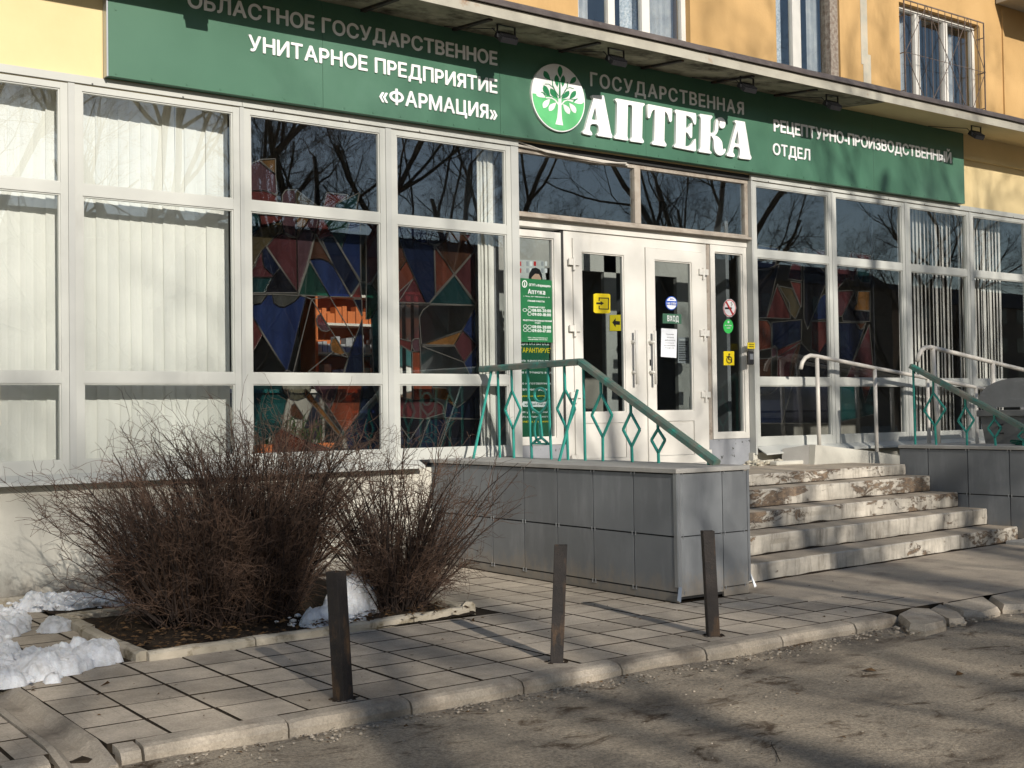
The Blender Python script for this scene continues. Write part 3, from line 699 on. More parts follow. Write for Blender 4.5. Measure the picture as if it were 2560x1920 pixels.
# interior shell
P_('interior_back_wall', m_intw, (-2, 24, 15.8, 16.0, .7, 5.5)); P_('interior_floor', m_intf, (-2, 24, FY+.3, 15.8, .70, .80))
P_('interior_ceiling', m_intw, (-2, 24, FY+.3, 15.8, 4.62, 4.75)); P_('interior_side_wall', m_intw, (-2, -1.8, FY+.3, 15.8, .8, 4.62)); P_('interior_side_wall', m_intw, (23.8, 24, FY+.3, 15.8, .8, 4.62))
P_('inner_sill', m_alu, (1.3, 7.6, FY+.3, FY+.52, .99, 1.03)); P_('inner_sill', m_alu, (11.3, 19.1, FY+.3, FY+.52, .99, 1.03))
P_('partition_wall', m_intw, (4.52, 4.58, FY+.75, 15.8, .8, 4.62))
#@@OBJECTS@@
# ------------------------------------------------------------------ steps
steps = thing('entrance_steps', 'five worn steps with chipped white risers leading up to the pharmacy doors', 'steps', (9.9, 7.6, 0))
SZ = [.155, .335, .50, .68, .807]; SY = [7.715, 8.087, 8.459, 8.826, 9.167]
XA, XB = 7.375, 12.44
def step(i):
    z1 = SZ[i]; z0 = SZ[i-1]-.02 if i else -.06; n = 130; mb = MB()
    def fy(x): return SY[i]-.075*(12.445-x)
    back = (lambda x: 10.62) if i == 4 else (lambda x: fy(x)+.52)
    zs = [z0, z0+(z1-z0)*.25, z0+(z1-z0)*.5, z0+(z1-z0)*.75, z1-.012, z1]
    for k in range(n+1):
        x = XA+(XB-XA)*k/n; s = i*7.3
        wear = .012*noise.noise((x*1.3, s, 0))+.008*noise.noise((x*5, s, 2))
        chip = max(0, noise.noise((x*2.1, s+3, 5))-.18)*.06*(1 if i in (1, 2, 3) else .35)
        for q, z in enumerate(zs):
            bulge = .006*noise.noise((x*6, q*1.7+s, 8))
            ch = chip*(1.3 if q in (0, 1, 2) else .6) if q < 5 else chip*.4
            und = -.02 if q == 0 else 0
            mb.v.append((x, fy(x)+wear+bulge+ch-(-.01 if q == 5 else 0)+(.012 if q == 0 else 0), z+(.004*noise.noise((x*3, s, 9)) if q > 3 else 0)))
        mb.v.append((x, fy(x)+.12, z1+.003*noise.noise((x*2, s, 4)))); mb.v.append((x, back(x), z1))
    k = len(zs)+2
    for a in range(n):
        for q in range(k-1): mb.f.append((a*k+q, (a+1)*k+q, (a+1)*k+q+1, a*k+q+1))
    o = mb.build('step', m_riser, steps); o.data.materials.append(m_con)
    for p in o.data.polygons:
        if abs(p.normal.z) > .8: p.material_index = 1
        p.use_smooth = False
    return o
for i in range(5): step(i)
for i in range(5):                                      # dirt packed where each riser meets the tread below
    mb = MB(); n = 120; zb = SZ[i-1] if i else 0.
    for k in range(n+1):
        x = XA+(XB-XA)*k/n; y = SY[i]-.075*(12.445-x); d = .016+.022*max(0, noise.noise((x*2.2, i*5, 0))+.2); h = .006+.014*max(0, noise.noise((x*3.1, i*3, 4))+.25)
        for yy, z in ((y-d, zb-.006), (y-d*.4, zb+h*.4), (y+.012, zb+h), (y+.03, zb+h)): mb.v.append((x, yy, z))
    for k in range(n):
        for q in range(3): mb.f.append((k*4+q, (k+1)*4+q, (k+1)*4+q+1, k*4+q+1))
    mb.build('dirt_seam', m_soil, steps)
MB().box(XA, XB, 9.3, 10.6, .0, .79).build('platform_core', m_core, steps)
# ------------------------------------------------------------------ clad blocks
def clad(name, label, xf, yj, zj, x1, front, loc):
    """block with panels on its left face x=xf (joints yj) and optionally the street face"""
    t = thing(name, label, 'stair wall', loc)
    y0, y1 = yj[0], yj[-1]
    MB().box(xf+.02, x1-.012, y0+.02, y1, 0.02, 1.0).build('core', m_core, t)
    for a, b in zip(yj, yj[1:]):
        for c, d in zip(zj, zj[1:]):
            MB().box(xf, xf+.012, a+.006, b-.006, c+.006, d-.006).build('panel', m_panel, t)
    MB().box(xf+.004, xf+.02, y0+.0, y1, .002, zj[0]-.006).build('base_strip', m_panel, t)
    if front:
        fx = [xf+.016, xf+.495, x1]
        for a, b in zip(fx, fx[1:]):
            for c, d in zip(zj, zj[1:]):
                if a > xf+.1 and c < .3: c = c+.0
                MB().box(a+.004, b-.004, y0-.004, y0+.008, c+.004-(.035 if (c < .2 and a < xf+.1) else 0), d-.004).build('panel', m_panel, t)
        MB().box(fx[1]+.004, x1-.004, y0, y0+.018, .004, zj[0]-.004).build('base_strip', m_panel, t)
        mb = MB(); mb.box(xf-.006, xf-.001, y0-.006, y0+.03, .12, 1.0); mb.box(xf-.001, xf+.03, y0-.012, y0-.0065, .12, 1.0)
        mb.build('corner_trim', m_galv, t)
        mb = MB(); mb.prism([(xf+.0, y0-.012, .125), (xf+.03, y0-.012, .12), (xf-.03, y0-.06, .015), (xf-.06, y0-.055, .03)], (0, .004, .004)); mb.build('bent_trim', m_galv, t)
        mb = MB(); mb.box(x1-.012, x1+.012, y0-.012, y0-.007, .1, 1.0); mb.prism([(x1-.004, y0-.012, .16), (x1+.012, y0-.012, .16), (x1+.035, y0-.05, .06), (x1+.015, y0-.045, .05)], (0, .004, 0)); mb.build('corner_trim', m_galv, t)
    clips = MB()
    for b in yj[1:-1]:
        for d in [zj[0]]+zj[1:]:
            for s in (-.02, .02): clips.box(xf-.004, xf+.002, b+s-.004, b+s+.004, d-.016, d+.016)
            if d == zj[0]: clips.box(xf-.004, xf+.002, b-.03, b+.03, d-.02, d-.016)
    if front:
        for d in zj:
            for x in (xf+.495-.02, xf+.495+.02, xf+.06, x1-.05): clips.box(x-.004, x+.004, y0-.009, y0-.003, d-.014, d+.014)
    clips.build('clip', m_galv, t)
    mb = MB(); mb.prism([(xf-.02, y0-.022 if front else y0, 1.0), (x1+.015, y0-.022 if front else y0, 1.0), (x1+.015, y1, 1.0), (xf-.02, y1, 1.0)], (0, 0, .038))
    mb.build('capping', m_cap, t, bevel=.004)
    return t
clad('stair_side_wall', 'low wall left of the steps, clad in grey panels on its left and street faces', 6.582,
     [6.951, 7.454, 7.965, 8.455, 8.947, 9.448, 9.93, 10.40, 10.518], [.075, .507, .996], 7.367, True, (6.97, 8.7, 0))
clad('stair_side_wall', 'low grey panelled wall right of the steps, cut by the right picture edge', 12.447,
     [6.76, 7.28, 7.80, 8.322, 8.85, 9.252], [.02, .487, .996], 13.25, False, (12.85, 8.0, 0))
# ------------------------------------------------------------------ ramp behind the right wall
ramp_t = thing('wheelchair_ramp', 'white-sided wheelchair ramp beside the shopfront, right of the doors', 'ramp', (13.5, 10.1, 0))
mb = MB(); mb.prism([(11.75, 9.97, .80), (20.0, 9.97, .0), (20.0, 9.97, .12), (13.9, 9.97, .80), (12.9, 9.97, .935), (11.78, 9.97, 1.05)], (0, .09, 0)); mb.build('ramp_side_wall', m_plinth, ramp_t)
mb = MB(); mb.prism([(11.75, 10.062, .80), (11.6, 10.36, .80), (11.62, 10.36, 1.0), (11.78, 10.062, 1.05)], (.05, .0, 0)); mb.build('ramp_end_wall', m_cap, ramp_t)  # greyer than the white side: weaker light on this face put into its colour
mb = MB(); mb.prism([(12.46, 9.3, .80), (20.0, 9.3, .0), (20.0, 9.3, -.05), (12.46, 9.3, -.05)], (0, .66, 0)); mb.build('ramp_slab', m_con, ramp_t)
# rubble at the platform's back edge
def rock(mb, c, r):
    bm = bmesh.new(); bmesh.ops.create_icosphere(bm, subdivisions=1, radius=r)
    o = random.uniform(0, 50); sc = Vector((random.uniform(.7, 1.4), random.uniform(.7, 1.3), random.uniform(.4, .8)))
    mb.add([(c[0]+v.co.x*sc.x*(1+.5*noise.noise(v.co*9/r*.1+Vector((o, 0, 0)))), c[1]+v.co.y*sc.y*(1+.5*noise.noise(v.co*8/r*.1+Vector((0, o, 0)))), c[2]+v.co.z*sc.z) for v in bm.verts], [tuple(v.index for v in f.verts) for f in bm.faces]); bm.free()
mb = MB()
for k in range(45): rock(mb, (random.uniform(11.0, 11.75), random.uniform(10.2, 10.5), .807+random.uniform(0, .05)), random.uniform(.012, .05))
tag(mb.build('rubble', m_bare), 'heap of broken plaster rubble on the platform below the loose sill', 'rubble', kind='stuff')
MB().box(11.25, 12.0, 10.12, 10.24, .808, .86).build('broken_slab', m_plinth, None, bevel=.01)
tag(bpy.data.objects['broken_slab'], 'broken off plaster bar lying at the back of the entrance platform', 'rubble')
tag(MB().box(12.05, 13.4, 7.2, 7.62, -.02, .035).build('loose_slab', m_cap, None, bevel=.006), 'flat concrete slab at the right end of the bottom step', 'slab')
# ------------------------------------------------------------------ teal railings
def railing(label, X, cr, rail, bars, braces, loc):
    t = thing('stair_railing', label, 'railing', loc)
    pt = lambda q: on(*cr(*q), 0, X)
    r = [pt(q) for q in rail]
    mb = MB()
    for p, q in zip(r, r[1:]):
        d = (q-p).normalized(); n = Vector((1, 0, 0)); u = d.cross(n)*-1
        if u.z < 0: u = -u
        prof = [(-.038, -.03), (-.038, .012), (-.024, .028), (.024, .028), (.038, .012), (.038, -.03), (.02, -.036), (-.02, -.036)]
        vs = [e+n*a+u*b for e in (p-d*.004, q+d*.004) for a, b in prof]; k = 8
        mb.add(vs, [tuple(range(k)), tuple(range(k, 2*k))]+[(i, (i+1) % k, k+(i+1) % k, k+i) for i in range(k)])
    mb.build('handrail', m_tealw, t)
    for b in bars:
        mb = MB()
        for seg in b:
            P = [pt(q) for q in seg]
            if abs(P[-1].z-1.04) < .03: P[-1].z = 1.036
            for p, q in zip(P, P[1:]): mb.tube([p, q], .0095, 4, square=True)
        mb.build('baluster', m_teal, t)
    for p, q in braces: MB().tube([p, q], .010, 4, square=True).build('brace', m_teal, t)
    return t
def diamond(top, a, l, bt, r, e): return [[top, a], [a, l, bt], [a, r, bt], [bt, e]]
def arc(cx, cy, rx, ry, a0, a1, n=9): return [(cx+rx*math.cos(R(a0+(a1-a0)*i/n)), cy+ry*math.sin(R(a0+(a1-a0)*i/n))) for i in range(n+1)]
TR = crop(1180, 860, .28933)
railing('teal painted iron railing with diamond balusters on the left stair wall', 7.2, TR, [(85, 215), (940, 150), (2115, 1025)], [
    [[(222, 215), (240, 970)]],
    diamond((340, 205), (345, 405), (285, 570), (355, 735), (420, 570), (362, 975)),
    [[(480, 200), (490, 470), (517, 985)], [(655, 190), (668, 600), (685, 985)], arc(590, 440, 52, 60, 0, 360, 12), [(490, 470), (520, 560), (585, 605), (640, 540), (668, 470)], arc(590, 740, 48, 110, 90, 270, 8), [(585, 605), (605, 800)], [(585, 620), (590, 800), (660, 862), (525, 862), (560, 825), (600, 815)]],
    diamond((797, 170), (805, 395), (735, 560), (820, 735), (890, 560), (830, 985)),
    [[(960, 165), (978, 995)]],
    diamond((1110, 285), (1115, 430), (1035, 615), (1130, 805), (1210, 615), (1131, 1003)),
    diamond((1370, 480), (1372, 595), (1305, 740), (1380, 885), (1450, 740), (1385, 1015)),
    diamond((1605, 655), (1607, 735), (1550, 830), (1610, 940), (1668, 830), (1613, 1027)),
    [[(2040, 985), (2045, 1040)]]],
    [((7.19, 10.30, 1.93), (6.88, 10.20, 1.036)), ((7.19, 8.9, 1.70), (6.98, 8.93, 1.036))], (7.2, 8.8, 1.036))
K8 = crop(1920, 560, .38577)
railing('teal iron railing with diamonds on the right stair wall, in front of the waste container', 12.65, K8, [(930, 920), (1659, 1320), (2100, 1560)], [
    [[(940, 930), (955, 1430)]],
    diamond((1070, 1005), (1072, 1095), (1012, 1210), (1082, 1310), (1150, 1200), (1090, 1434)),
    diamond((1278, 1118), (1280, 1185), (1232, 1275), (1287, 1350), (1335, 1270), (1290, 1436)),
    diamond((1465, 1220), (1468, 1265), (1425, 1325), (1470, 1385), (1512, 1320), (1475, 1438)),
    diamond((1650, 1320), (1652, 1340), (1620, 1375), (1655, 1405), (1690, 1375), (1658, 1442))], [], (12.65, 8.4, 1.036))
# ------------------------------------------------------------------ white ramp handrails
def handrail(label, Y, pts, posts, loc, r=.026):
    t = thing('ramp_handrail', label, 'handrail', loc)
    MB().tube(pts, r, 10).build('rail_pipe', m_rail, t, True)
    for a, b in posts: MB().tube([a, b], r, 10).build('post', m_rail, t, True)
y = 10.24; k = 10.24/10.2
def zr(x): return 2.155-.112*(x-12.05)
pts = [(11.85, y, 1.99), (11.88, y, 2.07), (11.94, y, 2.13), (12.03, y, 2.16), (12.16, y, 2.152)]+[(x, y, zr(x)) for x in (13.3, 14.4, 15.5, 17, 18.5)]
def zramp(x): return .80-(x-12.46)*.8/7.54
handrail('white pipe handrail of the ramp close to the shopfront windows', y, pts, [((x, y, zr(x)-.01), (x+.01, y, max(-.02, zb))) for x, zb in ((12.16, .94), (13.3, .66), (14.43, .55), (15.55, .42), (16.7, .3))], (12.2, y, .9))
y = 9.42
def zn(x): return 2.246-.131*(x-13.38)
pts = [(13.08, y, 2.06), (13.10, y, 2.13), (13.15, y, 2.19), (13.23, y, 2.238), (13.36, y, 2.248)]+[(x, y, zn(x)) for x in (14.7, 16, 17.5, 19)]
handrail('thicker white pipe handrail of the ramp, just behind the right stair wall', y, pts, [((x, y, zn(x)-.01), (x+d, y, zramp(x)-.03)) for x, d in ((13.40, .10), (14.70, .02), (16.0, 0), (17.5, 0))], (13.4, y, .7), .029)
# ------------------------------------------------------------------ sign
SGY = 10.40
sign = thing('pharmacy_sign', 'long green shop sign with white raised Cyrillic letters and round tree emblem', 'sign', (9.5, SGY, 4.42))
SGX = [3.315, 5.35, 7.42, 9.47, 11.52, 13.58, 15.64]
for a_, b_ in zip(SGX, SGX[1:]): MB().box(a_+.0012, b_-.0012, SGY+random.uniform(-.0012, .0012), FY-.013, 4.418, 5.445).build('sign_panel', m_green, sign, bevel=.002)
MB().box(3.30, 3.314, SGY-.004, FY-.013, 4.415, 5.45).build('edge_trim', m_galv, sign)
scr = MB()
for kx in range(40):
    x = 3.38+kx*.314
    for z in (4.445,)+((5.0,) if kx % 9 == 0 else ()): scr.box(x-.007, x+.007, SGY-.006, SGY+.001, z-.007, z+.007)
scr.build('rivet', m_green, sign, kind='stuff')
def sx(x, y): return onY(x, y, SGY-.03).x
def sz(x, y): return onY(x, y, SGY-.03).z
LD = .012
def line(text, xl, yl, xr, yr, ytop, ybot, xh, **kw):
    a = sx(xl, yl); b = sx(xr, yr); z0 = sz(xh, ybot); z1 = sz(xh, ytop)
    text_letters(text, a, b, z0, z1, SGY-.003, LD, m_white, sign, **kw)
line('ОБЛАСТНОЕ ГОСУДАРСТВЕННОЕ', 471, 10, 1245.7, 140, 125.4, 160.1, 1230, gap=.085)
line('УНИТАРНОЕ ПРЕДПРИЯТИЕ', 623, 95, 1245.7, 210, 195, 230.7, 1230, gap=.085)
line('«ФАРМАЦИЯ»', 950.5, 245, 1245.7, 290, 259, 296.3, 1222, gap=.085)
line('ГОСУДАРСТВЕННАЯ', 1478.7, 200, 1862, 270, 252.7, 284.7, 1855, gap=.17, offset=.012)
line('РЕЦЕПТУРНО-ПРОИЗВОДСТВЕННЫЙ', 1937, 312, 2381, 395, 297, 328, 1940, gap=.075)
line('ОТДЕЛ', 1935, 372, 2028, 385, 357, 386, 1938, gap=.085)
APT = [
 [[(100,290),(250,295),(300,560),(340,765),(358,800),(350,830),(170,800),(165,775),(190,755),(178,655),(85,650),(70,725),(100,760),(105,790),(90,797),(-10,775),(-22,750),(15,715),(65,520),(120,335),(98,310)], [(140,440),(165,605),(95,597)]],
 [[(400,330),(765,395),(765,410),(738,440),(735,640),(730,830),(755,870),(745,893),(585,870),(580,845),(605,820),(607,415),(552,408),(545,815),(558,845),(550,862),(385,835),(380,815),(410,780),(418,390),(390,350)]],
 [[(800,402),(1110,462),(1105,610),(1090,632),(1072,620),(1060,560),(1045,520),(1018,490),(1010,870),(1040,910),(1030,938),(860,910),(850,890),(885,860),(890,465),(862,485),(845,520),(832,570),(818,583),(800,570)]],
 [[(1150,470),(1412,520),(1410,650),(1395,665),(1375,640),(1365,600),(1345,570),(1285,540),(1283,705),(1320,690),(1345,640),(1362,645),(1360,815),(1348,835),(1330,815),(1310,775),(1280,752),(1275,935),(1330,925),(1365,890),(1385,850),(1405,835),(1410,985),(1400,998),(1135,945),(1128,925),(1155,900),(1160,530),(1140,500)]],
 [[(1460,525),(1610,548),(1618,570),(1590,600),(1590,765),(1625,765),(1645,740),(1650,680),(1655,620),(1680,580),(1705,568),(1740,572),(1775,610),(1780,660),(1765,700),(1735,712),(1705,690),(1700,660),(1708,630),(1700,610),(1688,620),(1690,720),(1670,775),(1640,795),(1690,815),(1735,870),(1742,920),(1745,970),(1757,985),(1770,955),(1785,980),(1770,1020),(1730,1050),(1690,1045),(1650,1010),(1635,960),(1630,850),(1600,800),(1590,800),(1582,985),(1607,1010),(1600,1028),(1445,1003),(1438,985),(1465,955),(1470,580),(1448,548)]],
 [[(1900,605),(2022,625),(2060,850),(2090,1040),(2108,1075),(2095,1103),(1955,1085),(1948,1065),(1965,1035),(1955,945),(1885,935),(1872,1010),(1898,1040),(1890,1072),(1800,1055),(1792,1035),(1820,1000),(1865,820),(1912,650),(1890,625)], [(1930,735),(1948,905),(1893,890)]]]
A9 = crop(1460, 180, 440/2212)
def outline_part(loops, cr, y, depth, mt, parent, name, rnd=0):
    def pp(q): p = onY(*cr(*q), y-depth); return (p.x, p.z)
    def smooth_(l):
        if not rnd: return l
        out = []
        for i in range(len(l)):
            a, b = Vector(l[i]), Vector(l[(i+1) % len(l)])
            out += [a.lerp(b, .22), a.lerp(b, .78)] if (a-b).length < .13 else [a.lerp(b, .03), a.lerp(b, .97)]
        return [tuple(v) for v in out]
    me = curve_mesh([smooth_([pp(q) for q in l]) for l in loops], ext=.5); off = base(parent)
    stand(me, lambda c: Vector((c.x, y-depth/2-c.z*depth, c.y))-off)
    return link(name, me, mt, parent)
for lp in APT: outline_part(lp, A9, SGY-.003, .034, m_white, sign, 'letter', 1)
# emblem
E9 = crop(1300, 140, 200/1659)
m_mint = flat('mint_print', (.13,.50,.20), .4); m_leafg = flat('leaf_green_print', (.03,.22,.09), .4)
ec = onY(*E9(795, 870), SGY-.03); er = (onY(*E9(1345, 935), SGY-.03).x-onY(*E9(245, 810), SGY-.03).x)/2; ez = (onY(*E9(735, 162), SGY-.03).z-onY(*E9(850, 1585), SGY-.03).z)/2
er = (er+ez)/2
def disc(r, y0, y1, a0, a1, mt, name, n=64):
    mb = MB(); pts = [(ec.x+r*math.cos(R(a0+(a1-a0)*i/n)), y0, ec.z+r*math.sin(R(a0+(a1-a0)*i/n))) for i in range(n+(0 if a1-a0 == 360 else 1))]
    mb.prism(pts, (0, y1-y0, 0)); return mb.build(name, mt, sign)
disc(er, SGY-.034, SGY-.003, 0, 360, m_white, 'emblem_disc')
disc(er*.965, SGY-.0365, SGY-.0345, 180, 360, m_mint, 'emblem_field')
def leaf(tip, bs, wd, bend=0):
    t, b = Vector(tip), Vector(bs); d = b-t; n = Vector((-d.y, d.x)).normalized(); L = []
    for s, prof in ((1, (0, .16, .34, .55, .78, 1)), (-1, (.78, .55, .34, .16))):
        for u in prof:
            ww = wd*(math.sin(math.pi*min(1, u**.8))**.9)*.5 if 0 < u < 1 else 0
            c = t+d*u+n*(s*ww+bend*math.sin(math.pi*u)); L.append((c.x, c.y))
    return L
for tp, bs, wd, bn in (((828,200),(838,450),100,0),((500,308),(630,500),105,12),((1155,435),(1035,575),100,-10),((755,385),(775,640),95,0),((900,400),(885,640),90,0),((492,605),(625,830),110,14),((633,668),(775,880),105,14),((1022,722),(870,885),100,-12),((1155,718),(1030,890),100,-10),((400,775),(540,810),70,-12),((1250,925),(1100,930),75,12)):
    outline_part([leaf(tp, bs, wd, bn)], E9, SGY-.034, .003, m_leafg, sign, 'emblem_leaf')
for tp, bs, wd, bn in (((485,1078),(620,890),120,-10),((605,1140),(750,965),115,-10),((1030,1205),(895,995),110,10),((1155,1185),(1025,975),105,10),((335,800),(530,865),100,-25),((1315,965),(1120,965),105,25)):
    outline_part([leaf(tp, bs, wd, bn)], E9, SGY-.0365, .003, m_white, sign, 'emblem_leaf')
outline_part([[(795,880),(860,880),(860,1100),(870,1300),(895,1440),(735,1415),(775,1280),(790,1100)]], E9, SGY-.0365, .004, m_white, sign, 'emblem_trunk')
def stroke(pts, wd):
    P = [Vector(p) for p in pts]; a = []; b = []
    for i, p in enumerate(P):
        d = (P[min(i+1, len(P)-1)]-P[max(i-1, 0)]).normalized(); n = Vector((-d.y, d.x))*wd/2; a.append(tuple(p+n)); b.append(tuple(p-n))
    return a+b[::-1]
for pts, wd, mt in (([(800,1010),(740,920),(660,870),(540,865)], 26, m_white), ([(860,1010),(920,935),(990,910),(1100,940)], 26, m_white), ([(828,520),(828,700),(828,885)], 28, m_leafg), ([(800,830),(730,720),(680,610),(672,490)], 14, m_leafg), ([(860,840),(930,740),(985,640),(985,540)], 14, m_leafg), ([(780,860),(690,650),(600,580),(520,580)], 10, m_leafg), ([(870,870),(940,700),(1030,650),(1120,680)], 10, m_leafg), ([(700,860),(600,820),(500,790)], 12, m_leafg), ([(930,900),(1050,890),(1150,900)], 12, m_leafg)):
    outline_part([stroke(pts, wd)], E9, SGY-.0365, .0035, mt, sign, 'emblem_branch')
# ------------------------------------------------------------------ floodlights
fl_lab = ['floodlight under the canopy above the left end of the sign', 'black floodlight under the canopy just left of the tree emblem', 'black floodlight under the canopy just right of the tree emblem', 'black floodlight under the canopy above the end of the large white word', 'black floodlight where the canopy soffit turns yellow', 'small floodlight with white cable near the right end of the sign']
def flood(px, py, i, dx=0):
    g = on(px, py, 1, 9.88) if px else Vector((4.0, 9.88, 5.26)); g = Vector((g.x, 9.88, 5.265))
    t = thing('floodlight', fl_lab[i], 'floodlight', (g.x, g.y, 5.38), 'floodlights under the canopy')
    c = Vector((g.x, g.y, 5.25)); rot = Matrix.Rotation(R(38), 3, 'X')
    def bx(mb, a): 
        q = MB(); q.box(*a); mb.add([c+rot @ Vector(v) for v in q.v], q.f)
    mb = MB(); bx(mb, (-.10, .10, -.07, .07, -.025, .025)); mb.build('housing', m_dark, t)
    mb = MB()
    for k in range(9): bx(mb, (-.09+k*.0225-.003, -.09+k*.0225+.003, -.065, .065, .025, .045))
    mb.build('cooling_fin', m_dark, t)
    mb = MB(); bx(mb, (-.085, .085, -.055, .055, -.029, -.0255)); mb.build('lens', m_galv, t)
    mb = MB()
    for s in (-1, 1): mb.tube([(c.x+s*.108, c.y, 5.245), (c.x+s*.108, c.y, 5.385)], .007, 4, square=True)
    mb.box(c.x-.11, c.x+.11, c.y-.012, c.y+.012, 5.374, 5.380); mb.build('bracket', m_dark, t)
    MB().tube([c+Vector((-.08, .02, .03)), c+Vector((-.13, .06, .10)), c+Vector((-.05, .12, .12)), c+Vector((-.3, .35, .15)), c+Vector((-.45, .45, .165))], .005, 5).build('cable', m_dark, t)
for i, (px, py) in enumerate(((0, 0), (1265, 60), (1540, 125), (1867, 190), (2080, 242), (2440, 312))): flood(px, py, i)
# ------------------------------------------------------------------ window grille
m_iron = mat('weathered_iron', (.17,.13,.11), (.10,.075,.06), 12, .7, .3)
gr = thing('window_grille', 'rusty iron bar grille over the upper right window', 'grille', (15.3, FY-.03, UZ0))
g0, g1, q0, q1 = 14.37, 16.27, 5.70, 7.17; gy = FY-.06
def bar(a, b, r=.008, nm='bar'): MB().tube([a, b], r*.62, 4, square=True).build(nm, m_iron, gr)
for a, b in (((g0,gy,q0),(g0,gy,q1)),((g1,gy,q0),(g1,gy,q1)),((g0,gy,q1),(g1,gy,q1)),((g0,gy,q0),(g1,gy,q0))): bar(a, b, .012, 'frame_bar')
for k in range(1, 12): x = g0+(g1-g0)*k/12; bar((x, gy, q0), (x, gy, q1), .006)
bar((g0, gy-.006, 6.43), (g1, gy-.006, 6.43), .005)
for a, b in (((g0,6.43),(14.87,q1)),((14.87,q1),(15.4,6.43)),((15.4,6.43),(15.85,q1)),((15.85,q1),(g1,6.43)),((g0,6.43),(14.87,q0)),((14.87,q0),(15.4,6.43)),((15.4,6.43),(15.85,q0)),((15.85,q0),(g1,6.43))): bar((a[0], gy-.012, a[1]), (b[0], gy-.012, b[1]), .006, 'diagonal_bar')
for x in (g0, g1):
    for z in (5.9, 6.43, 6.95): bar((x, gy, z), (x, FY+.06, z), .01, 'anchor')
#@@MORE@@
# ------------------------------------------------------------------ notices on the doors
C7 = crop(1280, 560, .38577)
def plate(name, label, cat, pts, y, th, mt, cr=C7, group=None):
    P = [onY(*cr(*q), y) for q in pts]; mb = MB(); mb.prism([(p.x, y, p.z) for p in P], (0, th, 0)); c = sum(P, Vector())/len(P)
    t = thing(name, label, cat, (c.x, y, min(p.z for p in P)), group); mb.build('board', mt, t); return t, P
def poly(t, pts, y, mt, cr=C7, name='print', th=.0015):
    P = [onY(*cr(*q), y) for q in pts]; MB().prism([(p.x, y, p.z) for p in P], (0, th, 0)).build(name, mt, t)
def words(t, text, l, r, top, bot, y, mt, cr=C7, off=.02, gap=.1):
    """text from pixel l to r (x,y baseline left/right in crop coords)"""
    a = onY(*cr(*l), y); b = onY(*cr(*r), y); z0 = onY(*cr(l[0], bot), y).z; z1 = onY(*cr(l[0], top), y).z
    text_letters(text, a.x, b.x, z0, z1, y, .0015, mt, t, offset=off, gap=gap, joined='lettering')
def ell(cx, cy, rx, ry, n=24, a0=0, a1=360): return [(cx+rx*math.cos(R(a0+(a1-a0)*i/n)), cy+ry*math.sin(R(a0+(a1-a0)*i/n))) for i in range(n if a1-a0 == 360 else n+1)]
LY = DY+.004
t, P = plate('entry_sign', 'yellow square sign with an arrow entering a doorway, left door', 'sign', [(530,455),(545,450),(630,453),(637,462),(637,572),(628,580),(540,577),(530,568)], LY-.01, .008, m_yst)
poly(t, [(547,508),(575,508),(575,500),(596,514),(575,528),(575,520),(547,520)], LY-.0125, m_blk)
for q in ([(562,476),(628,478),(628,484),(562,482)], [(622,478),(628,478),(628,553),(622,553)], [(562,547),(628,549),(628,555),(562,553)], [(562,476),(568,476),(568,498),(562,498)], [(562,530),(568,530),(568,552),(562,552)]): poly(t, q, LY-.0125, m_blk)
t, P = plate('arrow_sign', 'yellow sign with a thick left arrow on the inner door', 'sign', [(635,590),(708,588),(708,692),(635,692)], IY-.012, .008, m_yst)
poly(t, [(650,638),(672,610),(672,628),(700,630),(700,654),(672,652),(672,668)], IY-.0145, m_blk)
m_blue = flat('blue_print', (.03,.09,.42), .4)
t, P = plate('pull_sticker', 'round white and blue sticker above the green entrance plate', 'sticker', ell(1033, 513, 38, 45), LY-.004, .002, m_blue)
poly(t, ell(1034, 513, 33, 39), LY-.006, m_white); poly(t, [(1003,497),(1066,500),(1066,528),(1003,525)], LY-.0077, m_blue)
words(t, 'на себя', (1008, 521), (1062, 523), 503, 521, LY-.0094, m_white); words(t, 'ДВЕРЬ', (1022, 490), (1048, 491), 482, 490, LY-.0077, m_blue)
t, P = plate('entrance_plate', 'green plate reading ВХОД on the right door', 'sign', [(978,580),(1098,585),(1098,648),(978,643)], LY-.012, .01, m_green)
words(t, 'ВХОД', (1007, 632), (1080, 636), 592, 630, LY-.0122, m_white)
m_paper = flat('white_paper', (.78,.80,.84), .7)
t, P = plate('paper_notice', 'white sheet of typed paper taped beside the right door handle', 'notice', [(968,675),(1070,682),(1065,868),(965,860)], LY-.004, .0015, m_paper)
m_grey = flat('grey_print', (.35,.36,.38), .7)
for i, (y, a, b, s) in enumerate(((718,1000,1050,'Уважаемые'),(738,1005,1048,'посетители!'),(756,990,1055,'приём рецептов'),(774,995,1050,'и отпуск'),(790,985,1058,'экстемпоральных'),(806,988,1050,'лекарств'),)): words(t, s, (a, y), (b, y), y-9, y, LY-.0045, m_grey, off=0)
t, P = plate('inner_poster', 'grey printed notice inside behind the right door', 'poster', [(1075,735),(1150,735),(1150,905),(1075,900)], DY+.12, .002, m_grey)
for k in range(9): poly(t, [(1082,762+k*15),(1140-(k*7) % 23,762+k*15),(1140-(k*7) % 23,767+k*15),(1082,767+k*15)], DY+.117, m_blk)
words(t, 'ВНИМАНИЕ', (1085, 755), (1140, 755), 743, 755, DY+.118, m_white)
m_red = flat('red_print', (.55,.03,.03), .4)
t, P = plate('no_smoking_sticker', 'white and red no smoking sticker, top one on the right sidelight', 'sticker', ell(1410, 545, 43, 60, 10), DY+.024, .002, m_white)
ring = [onY(*C7(1410, 545), DY+.022)]
